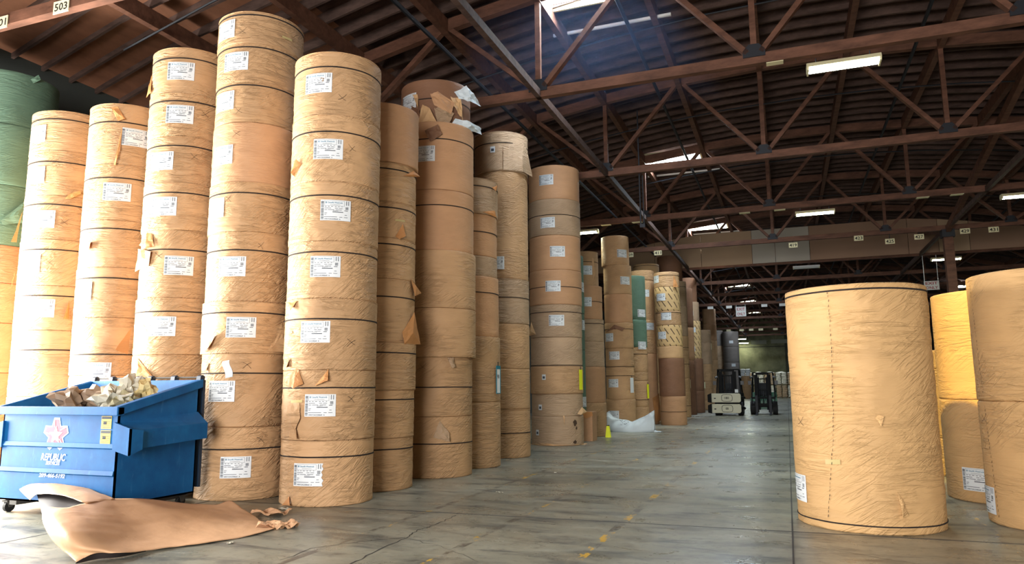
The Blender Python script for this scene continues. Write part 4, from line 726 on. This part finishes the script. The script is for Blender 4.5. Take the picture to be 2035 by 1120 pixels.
for s in (-1, 1):
    b = MB(); X0 = s*hw; X1 = s*(hw+.15)
    a_, c_ = min(X0, X1), max(X0, X1)
    b.prism([(.02, .80), (DD+.02, .86), (DD+.02, 1.06), (.02, 1.02)], 'x', X1-.008, X1+.008)
    b.add([(X0, .02, 1.12), (X0, DD, 1.20), (X1, DD+.02, 1.06), (X1, .02, 1.02)], [(0, 1, 2, 3)]); b.add([(X0, .02, .78), (X0, DD, .84), (X1, DD+.02, .86), (X1, .02, .80)], [(0, 1, 2, 3)])
    b.build('fork_pocket', mb_, t)
    b = MB(); b.prism([(X0-.04*s, .80), (X0+.22*s, .74), (X0+.22*s, 1.05), (X0-.04*s, 1.12)], 'y', -.03, .0); b.prism([(-.03, .74), (.16, .80), (.16, 1.02), (-.03, 1.05)], 'x', X0+.21*s, X0+.22*s); b.build('pocket_guard', mb_, t)
b = MB(); b.tube([(-hw-.03, DD+.03, HR+.035), (hw+.03, DD+.03, HR+.035)], .011, 8); b.build('hinge_rod', M_RUST, t)
for xx in (-hw+.02, -.62, -.12, .10, .52, hw-.01):
    b = MB(); b.prism([(DD-.02, HR-.02), (DD+.06, HR-.02), (DD+.07, HR+.045), (DD+.03, HR+.065), (DD-.01, HR+.05)], 'x', xx-.035, xx+.035); b.build('hinge_lug', M_DK, t)
b = MB(); b.box((0, DD+.10, (.22+HR)/2), (DW-.02, .04, HR-.22)); b.build('hanging_lid', M_DK, t)
for xx in (-hw+.3, hw-.15):
    b = MB(); b.box((xx, DD/2, ZB-.03), (.12, DD, .05)); b.build('skid_rail', M_RUST, t)
for xx in (-hw+.12, hw-.1):
    for yy in (.08, DD-.12):
        b = MB(); b.box((xx, yy, .135), (.10, .12, .02)); b.prism([(yy-.05, .14), (yy+.05, .14), (yy+.02, .06), (yy-.02, .06)], 'x', xx-.04, xx-.03); b.prism([(yy-.05, .14), (yy+.05, .14), (yy+.02, .06), (yy-.02, .06)], 'x', xx+.03, xx+.04)
        cs = b.build('caster', M_RUST, t); q = MB(); q.tube([(xx-.022, yy, .066), (xx+.022, yy, .066)], .066, 20); q.build('wheel', M_BLACK, cs)
# logo, lettering, sticker on the front panel
fx = lambda u: u - .02
M_LOGOW = mat('logo_white', (.80, .80, .82), .5); M_LOGOR = mat('logo_magenta_red', (.36, .01, .07), .5)
def star(R1, R0, n=5, rot=PI/2):
    return [(math.cos(rot+i*PI/n)*(R1 if i % 2 == 0 else R0), math.sin(rot+i*PI/n)*(R1 if i % 2 == 0 else R0)) for i in range(2*n)]
def star_blunt(R1, R0, cut):
    P_ = []
    for i in range(5):
        a = PI/2 + i*2*PI/5
        for e in (-cut, cut): P_.append((math.cos(a+e)*R1, math.sin(a+e)*R1))
        a2 = a + PI/5; P_.append((math.cos(a2)*R0, math.sin(a2)*R0))
    return P_
def plate(poly, cx, cz, y, sx=1, sz=1):
    q = MB(); n = len(poly); q.add([(cx, y, cz)] + [(cx+p[0]*sx, y, cz+p[1]*sz) for p in poly], [(0, 1+i, 1+(i+1) % n) for i in range(n)]); return q
cx0, cz0 = -.03, .965
q = plate(star_blunt(.205, .125, .22), cx0, cz0, -.003, 1.05, 1); q.build('logo_outline', M_LOGOW, t)
q = plate(star_blunt(.180, .105, .20), cx0, cz0, -.005, 1.05, 1); q.build('logo_star', M_LOGOR, t)
q = plate(star(.115, .05), cx0, cz0-.01, -.007, 1.05, 1)
for i in range(5):                                       # white cuts between the ribbon arms
    a = PI/2 + i*2*PI/5 + .30; p0 = (cx0+math.cos(a)*.09, cz0+math.sin(a)*.09); p1 = (cx0+math.cos(a-.12)*.185, cz0+math.sin(a-.12)*.185)
    d = Vector((p1[0]-p0[0], p1[1]-p0[1])).normalized()*.007
    q.add([(p0[0]-d.y, -.007, p0[1]+d.x), (p0[0]+d.y, -.007, p0[1]-d.x), (p1[0]+d.y, -.007, p1[1]-d.x), (p1[0]-d.y, -.007, p1[1]+d.x)], [(0, 1, 2, 3)])
q.build('logo_center', M_LOGOW, t)
for s, zz, ww, hh in (('REPUBLIC', .695, .42, .085), ('SERVICES', .625, .24, .045), ('209-466-5192', .478, .44, .05)):
    d = MB(); put_text(d, s, ww, hh, lambda a, b_: (cx0-.01+a, -.006, zz+b_), True, .25); d.build('lettering', M_LOGOW, t, fix=False)
M_STK = mat('sticker_yellow', (.72, .50, .06), .5)
for z0, z1 in ((1.04, 1.19), (.87, 1.025)):
    q = MB(); q.mi = 0; q.box((hw-.19, -.003, (z0+z1)/2), (.16, .004, z1-z0)); q.mi = 1; q.box((hw-.19, -.0055, z1-.02), (.15, .002, .03)); 
    for i in range(4): q.box((hw-.19, -.0055, z0+.02+i*.022), (.12, .002, .005))
    q.box((hw-.21, -.0055, z0+.07), (.05, .002, .035))
    q.build('caution_sticker', [M_STK, M_INK], t)
# waste paper
def crumple(name, loc, size, m, seed, label, sharp=1.0, sub=3):
    b = bmesh.new(); bmesh.ops.create_icosphere(b, subdivisions=sub, radius=1)
    rr = random.Random(seed)
    o3 = Vector((rr.uniform(0, 50), rr.uniform(0, 50), rr.uniform(0, 50)))
    for v in b.verts:
        n = noise.noise(v.co*1.7+o3)*.7 + noise.noise(v.co*4+o3)*.35*sharp
        v.co *= (1+n); v.co += Vector([rr.uniform(-.10, .10)*sharp for _ in range(3)])
    for v in b.verts: v.co = Vector((v.co.x*size[0], v.co.y*size[1], v.co.z*size[2]))
    me = bpy.data.meshes.new(name); b.to_mesh(me); b.free(); me.materials.append(m)
    o = ob(name, me, None, loc); o.rotation_euler = (0, 0, rr.uniform(0, 6)); return tag(o, label, 'waste paper', 'waste paper heaped in the dumpster')
M_WP = mat('waste_kraft', (.27, .19, .13), .7); M_WP2 = mat('waste_pale', (.55, .52, .42), .6); M_WP3 = mat('waste_olive', (.34, .30, .17), .5); M_WP4 = mat('waste_yellow', (.62, .50, .24), .6)
b = MB()
b.grid(lambda u, v: (-8.34-.93+1.86*u, 6.46+1.08*v, 0.92+.20*v+.08*math.sin(u*PI)+.08*noise.noise(Vector((u*7, v*7, 3)))+.05*noise.noise(Vector((u*19, v*19, 5)))), 44, 26)
o = b.build('paper_scrap', M_WP, fix=False); tag(o, 'loose mixed paper scraps filling the blue dumpster', 'paper scraps'); o['kind'] = 'stuff'
for nm, loc, sz, m, lb, sh in (
 ('crumpled_kraft_paper', (-8.55, 6.72, 1.33), (.27, .2, .19), M_WP, 'large crumpled brown paper ball, leftmost in the dumpster', 1.2),
 ('crumpled_kraft_paper', (-8.22, 6.95, 1.38), (.27, .2, .19), M_WP, 'crumpled brown sheet in the middle of the dumpster heap', 1.2),
 ('crumpled_foil_wrap', (-7.95, 6.80, 1.36), (.20, .17, .17), M_WP2, 'crinkled pale shiny wrap in the dumpster beside the brown sheet', 1.5),
 ('crumpled_foil_wrap', (-7.93, 7.02, 1.47), (.12, .14, .17), M_WP2, 'crinkled pale wrap sticking up highest in the dumpster heap', 1.5),
 ('crumpled_olive_wrap', (-7.74, 6.84, 1.32), (.16, .14, .13), M_WP3, 'olive crumpled wrap at the right of the dumpster heap', 1.5),
 ('crumpled_yellow_paper', (-7.76, 7.12, 1.46), (.14, .12, .15), M_WP4, 'pale yellow folded paper standing at right of the heap', 1.0),
 ('crumpled_kraft_paper', (-8.85, 6.85, 1.20), (.18, .15, .08), M_WP2, 'flat pale scrap low at left inside the dumpster', 1.0),
 ('crumpled_kraft_paper', (-7.62, 7.22, 1.38), (.13, .14, .08), M_WP2, 'small white scrap at the right rear inside the dumpster', 1.0)):
    crumple(nm, loc, sz, m, int(abs(loc[0]*100)), lb, sh)
# ------------------------------------------------------------------ big kraft sheet on the floor
M_SHEET = mat('loose_kraft_sheet', (.62, .37, .21), .55, spec=.3); k = NT(M_SHEET); P = k.coord(); k.bump(k.math('ADD', k.noise(P, 2.2, 4, .5, .6), k.math('MULTIPLY', k.noise(P, 14, 3), .15)), .35, .03)
M_SHEETD = mat('sheet_shaded_inside', (.03, .024, .024), .6, 0, .2)  # near-black puts the shade inside the curl into the colour
def catmull(P_, t):
    n = len(P_)-1; x_ = min(max(t, 0), .99999)*n; i = int(x_); f_ = x_-i
    p0, p1, p2, p3 = (Vector(P_[max(i-1, 0)]), Vector(P_[i]), Vector(P_[i+1]), Vector(P_[min(i+2, n)]))
    return .5*((2*p1) + (-p0+p2)*f_ + (2*p0-5*p1+4*p2-p3)*f_*f_ + (-p0+3*p1-3*p2+p3)*f_**3)
def surf(ROWS, u, v): return catmull([tuple(catmull(r_, u)) for r_ in ROWS], v)
FR = SHEET_FRONT; BK = SHEET_BACK; DKP = SHEET_DARK
def wr(p, a=.010): return (p.x, p.y, max(.003, p.z + a*noise.noise(Vector((p.x*3, p.y*3, 0))) + a*.5*noise.noise(Vector((p.x*9, p.y*9, 4)))))
b = MB(); b.grid(lambda u, v: wr(surf(FR, u, v)), 70, 40); b.grid(lambda u, v: wr(surf(BK, u, v)), 24, 14)
o = b.build('kraft_sheet', M_SHEET, smooth=True, fix=False); tag(o, 'large loose brown kraft sheet curled on the floor before the dumpster', 'paper sheet')
q = o.modifiers.new('thickness', 'SOLIDIFY'); q.thickness = .003
b = MB(); b.grid(lambda u, v: tuple(surf(DKP, u, v)), 20, 8); d = b.build('shaded_inner_face', M_SHEETD, o, smooth=True, fix=False); d['label'] = 'shaded inside of the curl, painted dark'
b = MB(); b.grid(lambda u, v: tuple(surf(SHEET_CRES, u, v)), 20, 6); d = b.build('curled_edge', M_SHEETD, o, smooth=True, fix=False); d['label'] = 'shaded underside along the near curl, painted dark'
for i, (px_, py_, s_, rz) in enumerate(((-5.35, 6.75, .16, .3), (-5.18, 6.72, .12, 1.0), (-5.9, 7.35, .2, .1))):
    b = MB(); b.grid(lambda u, v: ((u-.5)*s_*2.2, (v-.5)*s_*1.3, .01+.045*abs(math.sin(u*5+v*3))+.03*noise.noise(Vector((u*5, v*5, i)))), 16, 10)
    o = b.build('torn_kraft_scrap', M_SHEET, smooth=False, loc=(px_, py_, 0), fix=False); o.rotation_euler = (0, 0, rz)
    tag(o, 'torn brown paper scrap ' + ['at the right tip of the big sheet', 'dark-edged, farthest right of the scraps by the big sheet', 'folded behind the big sheet near the dumpster wheel'][i], 'paper scrap')
    q = o.modifiers.new('thickness', 'SOLIDIFY'); q.thickness = .003
# ------------------------------------------------------------------ white sack and yellow marker
def sack(u, v):
    prof = [(0, .60), (.06, .66), (.14, .50), (.25, .42), (.42, .38), (.55, .33), (.65, .40), (.82, .52), (.95, .66), (1, .70)]
    for a, c_ in zip(prof[:-1], prof[1:]):
        if a[0] <= u <= c_[0]: hgt = a[1] + (c_[1]-a[1])*(u-a[0])/(c_[0]-a[0])
    e = .12 + .30*math.sin(min(max(u*1.02, 0), 1)*PI)**.6
    z = hgt*math.sin(v*PI)**.75; y = -math.cos(v*PI)*e*(1-.35*math.sin(v*PI))
    n = noise.noise(Vector((u*4+v*2, v*5-u*3, 2))); n2 = 1-min(1, abs(noise.noise(Vector((u*6-v*4, v*4, 8))))*4)
    return (1.62*(u-.5)+.02*n, y-.06*n2*math.sin(v*PI)+.04*n, max(0, z + .03*n*math.sin(v*PI)))
b = MB(); b.grid(sack, 56, 32); o = b.build('white_sack', M_SAFETY, smooth=True, loc=(-4.98, 24.25, .0), fix=False); tag(o, 'crumpled white woven sack lying on the floor against the stacks', 'sack')
q = o.modifiers.new('thickness', 'SOLIDIFY'); q.thickness = .004
b = MB(); b.grid(lambda u, v: (.78+.30*u, -.12+.1*v, .01+.05*math.sin(v*PI)*(1-u)+.02*noise.noise(Vector((u*6, v*6, 1)))), 12, 8); b.build('sack_tail', M_SAFETY, o, smooth=True, fix=False)
rr = random.Random(3); b = MB()
for i in range(26):
    u = .30+rr.uniform(0, .20); v = .16+rr.uniform(0, .2); p = Vector(sack(u, v)); b.box((p.x, p.y-.03, p.z+.01), (rr.uniform(.01, .05), .004, .008))
b.build('print_marks', M_INK, o)
b = MB(); b.prism([(-.08, 0), (.08, 0), (.035, .34), (-.035, .34)], 'y', -.012, .0); b.prism([(-.08, 0), (.08, 0), (.035, .34), (-.035, .34)], 'y', .06, .072)
o = b.build('floor_marker', M_YEL, loc=(-5.06, 21.35, 0)); tag(o, 'small bright yellow folded marker standing at the foot of a stack', 'floor marker')
b = MB(); b.box((0, .03, .345), (.07, .09, .02)); b.build('tape_top', M_STEEL, o)
# cardboard carton squeezed between the stacks
t = tag(MB().box((0, 0, .4), (.36, .5, .8)).build('cardboard_box', KR['O'], loc=(-5.28, 19.95, 0), bevel=.006), 'tall torn cardboard box between the burst roll and the next stack', 'box')
b = MB(); b.prism([(-.18, .8), (.18, .8), (.20, .70), (.02, .62), (-.16, .68)], 'y', -.262, -.256); b.build('torn_flap', M_IN, t)
# floor litter
for i, (x_, y_, s_, lb) in enumerate(((-3.95, 9.9, .05, 'pale flake of paper on the floor, middle of the picture'), (-2.1, 11.6, .03, 'tiny dark chip on the floor by the dark joint marks'), (-3.9, 12.4, .04, 'small white scrap at the foot of the fourth aisle stack'), (-6.0, 7.72, .07, 'crumpled bit at the foot of the foremost stack'), (-1.4, 27.5, .03, 'tiny white speck on the floor before the forklifts'), (-5.2, 5.9, .04, 'little pale crumb on the blue-lit floor'))):
    b = MB(); b.grid(lambda u, v: ((u-.5)*s_*2.2, (v-.5)*s_, .004+.5*s_*abs(noise.noise(Vector((u*4, v*4, i*3))))), 6, 5); o = b.build('paper_fleck', M_WP2, loc=(x_, y_, 0), fix=False); o.rotation_euler = (0, 0, i); tag(o, lb, 'litter')
# ------------------------------------------------------------------ forklifts
def wheel(parent, x, y, r, w_, name='wheel'):
    b = MB(); b.tube([(x-w_/2, y, r), (x-w_/2+.02, y, r), (x+w_/2-.02, y, r), (x+w_/2, y, r)], [r*.93, r, r, r*.93], 28); o = b.build(name, M_BLACK, parent)
    h = MB(); h.tube([(x-w_/2-.012, y, r), (x+w_/2+.012, y, r)], r*.5, 16); h.build('hub', M_GREYP, o)
def forklift(loc, label, body, clamp, W_=1.25, H_=2.12):
    """front faces -Y"""
    t = thing('forklift', label, 'forklift', loc, 0, 'forklifts parked at the end of the aisle'); h = W_/2
    for s in (-1, 1):
        wheel(t, s*(h-.13), .35, .34, .24); wheel(t, s*(h-.15), 1.75, .27, .20, 'rear_wheel')
    b = MB(); b.box((0, 1.15, .52), (W_-.5, 1.7, .5)); b.prism([(.35, .32), (.62, .32), (.62, .80), (.35, .86)], 'x', -h+.02, h-.02); b.box((0, 1.0, .84), (W_-.16, .9, .12)); b.build('chassis', body, t, bevel=.02)
    b = MB(); b.prism([(1.55, .35), (2.25, .45), (2.28, 1.0), (2.1, 1.12), (1.55, 1.12)], 'x', -h+.05, h-.05); b.build('counterweight', body, t, bevel=.03)
    for s in (-1, 1):
        b = MB()
        b.box((s*(h-.40), -.02, H_/2+.05), (.09, .16, H_-.15)); b.box((s*(h-.31), .05, H_/2), (.09, .15, H_-.22)); b.build('mast_channel', M_BLKP, t)
        c_ = MB(); c_.tube([(s*(h-.48), .06, .25), (s*(h-.48), .06, H_-.25)], .035, 8); c_.build('lift_cylinder', M_STEEL, t)
        c_ = MB(); c_.tube([(s*.10, -.03, .7), (s*.10, -.03, H_-.35)], .014, 5); c_.build('lift_chain', M_STEEL, t)
        c_ = MB(); c_.tube([(s*(h-.10), .42, .9), (s*(h-.13), .62, 1.5), (s*(h-.17), .75, H_-.04)], .035, 6); c_.tube([(s*(h-.1), 1.75, 1.1), (s*(h-.17), 1.55, H_-.04)], .035, 6); c_.tube([(s*(h-.17), .70, H_-.03), (s*(h-.17), 1.6, H_-.03)], .035, 6); c_.build('guard_post', M_BLKP, t)
        c_ = MB(); c_.tube([(s*(h-.05), .55, 1.88), (s*(h-.16), .62, 1.93)], .05, 10); l = c_.build('work_light', M_GREYP, t)
        c_ = MB(); c_.box((s*(h-.02), .48, 1.62), (.16, .03, .2)); c_.build('mirror', M_GREYP, t)
    for zz, hh in ((H_-.06, .10), (H_-.32, .05), (1.25, .06), (.45, .12)):
        b = MB(); b.box((0, .02, zz), (W_-.70, .08, hh)); b.build('mast_crossmember', M_BLKP, t)
    b = MB()
    for i in range(7): b.box((0, .78+i*.13, H_), (W_-.34, .04, .03))
    b.box((0, .72, H_), (W_-.3, .05, .05)); b.build('overhead_guard', M_BLKP, t)
    b = MB(); b.box((0, 1.35, 1.0), (.5, .5, .12)); b.prism([(1.5, 1.0), (1.62, 1.0), (1.72, 1.6), (1.62, 1.62)], 'x', -.24, .24); b.build('seat', M_BLACK, t, bevel=.03)
    b = MB(); b.tube([(.0, .72, .9), (0, .9, 1.22)], .03, 8); b.tube([(.17*math.cos(a*PI/6), .9+.09*math.sin(a*PI/6), 1.22+.15*math.sin(a*PI/6)) for a in range(13)], .015, 6); b.build('steering_wheel', M_BLACK, t)
    if clamp:
        for zz in (.36, .88):
            c_ = thing_part = MB(); c_.prism([(-.78, zz-.22), (.55, zz-.22), (.62, zz-.15), (.62, zz+.15), (.55, zz+.22), (-.78, zz+.22)], 'y', -.34, -.24); a_ = c_.build('clamp_arm', M_CREAM, t, bevel=.012)
            c_ = MB(); c_.prism([(-.96, zz-.2), (-.78, zz-.24), (-.78, zz+.24), (-.96, zz+.16)], 'y', -.46, -.16); c_.build('clamp_pad', M_BLKP, a_)
            c_ = MB()
            for i in range(12):
                a0, a1 = i*PI/6, (i+1)*PI/6; sx, sz = .26, .17
                p = lambda a: (-.04+sx*(abs(math.cos(a))**.5)*math.copysign(1, math.cos(a)), -.352, zz+sz*(abs(math.sin(a))**.5)*math.copysign(1, math.sin(a)))
                c_.bar(p(a0), p(a1), .018, .018, (0, 1, 0))
            c_.box((-.62, -.345, zz-.02), (.09, .012, .05)); c_.build('arm_outline', M_STEEL, a_)
            c_ = MB(); put_text(c_, '180' if zz > .6 else '00', .22 if zz > .6 else .14, .11, lambda a, b_: (a-.05, -.348, b_+zz)); c_.build('digits', M_TAGK, a_, fix=False)
            c_ = MB(); c_.tube([(.62, -.3, zz), (.74, -.1, zz+.03), (.76, .2, zz)], .06, 10); c_.build('clamp_cylinder', M_BLKP, a_)
        b = MB(); b.box((0, -.16, .62), (1.25, .16, .9)); b.box((.1, -.27, .62), (.2, .1, .1)); b.build('clamp_frame', M_BLKP, t)
        b = MB(); b.box((.42, -.12, 1.22), (.16, .02, .16)); b.build('notice_plate', M_LABEL, t)
    else:
        b = MB(); b.box((0, -.12, .52), (1.18, .06, .12)); b.box((0, -.12, .86), (1.18, .06, .10))
        for xx in (-.55, -.28, 0, .28, .55): b.box((xx, -.11, .69), (.05, .05, .5))
        b.build('carriage', M_BLKP, t)
        for s in (-1, 1):
            b = MB(); b.prism([(-.15, .06), (-.15, .98), (-.2, .98), (-.2, .06), (-1.15, .02), (-1.15, .035), (-.2, .12)][:4], 'x', s*.33-.06, s*.33+.06); b.prism([(-.17, .03), (-.17, .09), (-1.15, .045), (-1.15, .03)], 'x', s*.33-.06, s*.33+.06); b.build('fork', M_STEEL, t)
    return t
forklift((-2.82, 38.0, 0), 'cream-armed black forklift with roll clamp, left one of the two parked forklifts', M_BLKP, True, 1.38, 2.3)
forklift((-1.20, 39.4, 0), 'dark green forklift with lowered forks, right one of the two parked forklifts', M_GREEN, False, 1.34, 2.14)
# ------------------------------------------------------------------ far pallets of bags
M_BAG = mat('bag_pale_paper', (.82, .78, .68), .6); M_BAGB = mat('bag_brown_paper', (.58, .42, .28), .7); M_PAL = mat('pallet_wood', (.25, .16, .08), .8)
def bag_pile(nl, wx, wy, m, seed, lh=.13):
    b = MB(); rr = random.Random(seed)
    for i in range(nl):
        z0 = .14 + i*lh; e = rr.uniform(-.03, .03)
        for q in (-1, 1):
            c0 = Vector((q*wx/4+e, 0, z0+lh/2)); n = 10
            vs = []
            for j in range(5):
                f_ = [0, .6, 1, .6, 0][j]; ins = [.06, .015, 0, .015, .06][j]; zz = (j/4-.5)*lh*.98
                for a in range(n*2):
                    t_ = a*PI/n; sx = (abs(math.cos(t_))**.4)*math.copysign(1, math.cos(t_)); sy = (abs(math.sin(t_))**.4)*math.copysign(1, math.sin(t_))
                    vs.append((c0.x+(wx/4-ins)*sx, (wy/2-ins)*sy + rr.uniform(-.01, .01), c0.z+zz))
            b.add(vs, [(j*2*n+a, j*2*n+(a+1) % (2*n), (j+1)*2*n+(a+1) % (2*n), (j+1)*2*n+a) for j in range(4) for a in range(2*n)] + [tuple(range(2*n))[::-1], tuple(4*2*n+a for a in range(2*n))])
    return b
PALW = ['first from the left', 'second from the left', 'third from the left', 'fourth from the left', 'fifth from the left', 'last at right']
pal0 = {}
for i in range(6):
    xx = -4.9 + i*1.24 + .55
    for lev in (0, 1):
        ms = (M_BAG if (i+lev) % 2 == 0 else M_BAGB)
        t = thing('bag_pallet', 'far pallet of piled paper bags, %s, %s level' % (PALW[i], 'lower' if lev == 0 else 'upper'), 'pallet of bags', (xx, 89.5, .0 + lev*1.445), 0, 'pallets of bags before the end wall')
        if lev not in pal0:
            b = MB()
            for q in (-.5, 0, .5): b.box((q, 0, .05), (.09, 1.1, .1))
            for q in range(6): b.box((0, -.5+q*.2, .115), (1.15, .12, .025))
            pal0[lev] = (b.build('pallet', M_PAL, t).data,)
        else: ob('pallet', pal0[lev][0], t)
        bag_pile(10, 1.2, 1.15, ms, i*7+lev).build('bag_load', ms, t, smooth=False, fix=False)
        if lev:
            b = MB(); b.grid(lambda u, v: ((u-.5)*1.2, (v-.5)*1.1, 1.44+.16*math.sin(u*PI)*math.sin(v*PI)+.03*noise.noise(Vector((u*4, v*4, i)))), 10, 8); b.build('top_sheet', M_BAG, t, fix=False)
b = bag_pile(5, 1.1, .9, M_BAG, 91, .16); o = b.build('white_bag_pile', M_WHITE, loc=(-4.39, 85.74, 2.505-.14), fix=False); tag(o, 'small pile of white bags on top of the far low roll pile', 'bag pile')
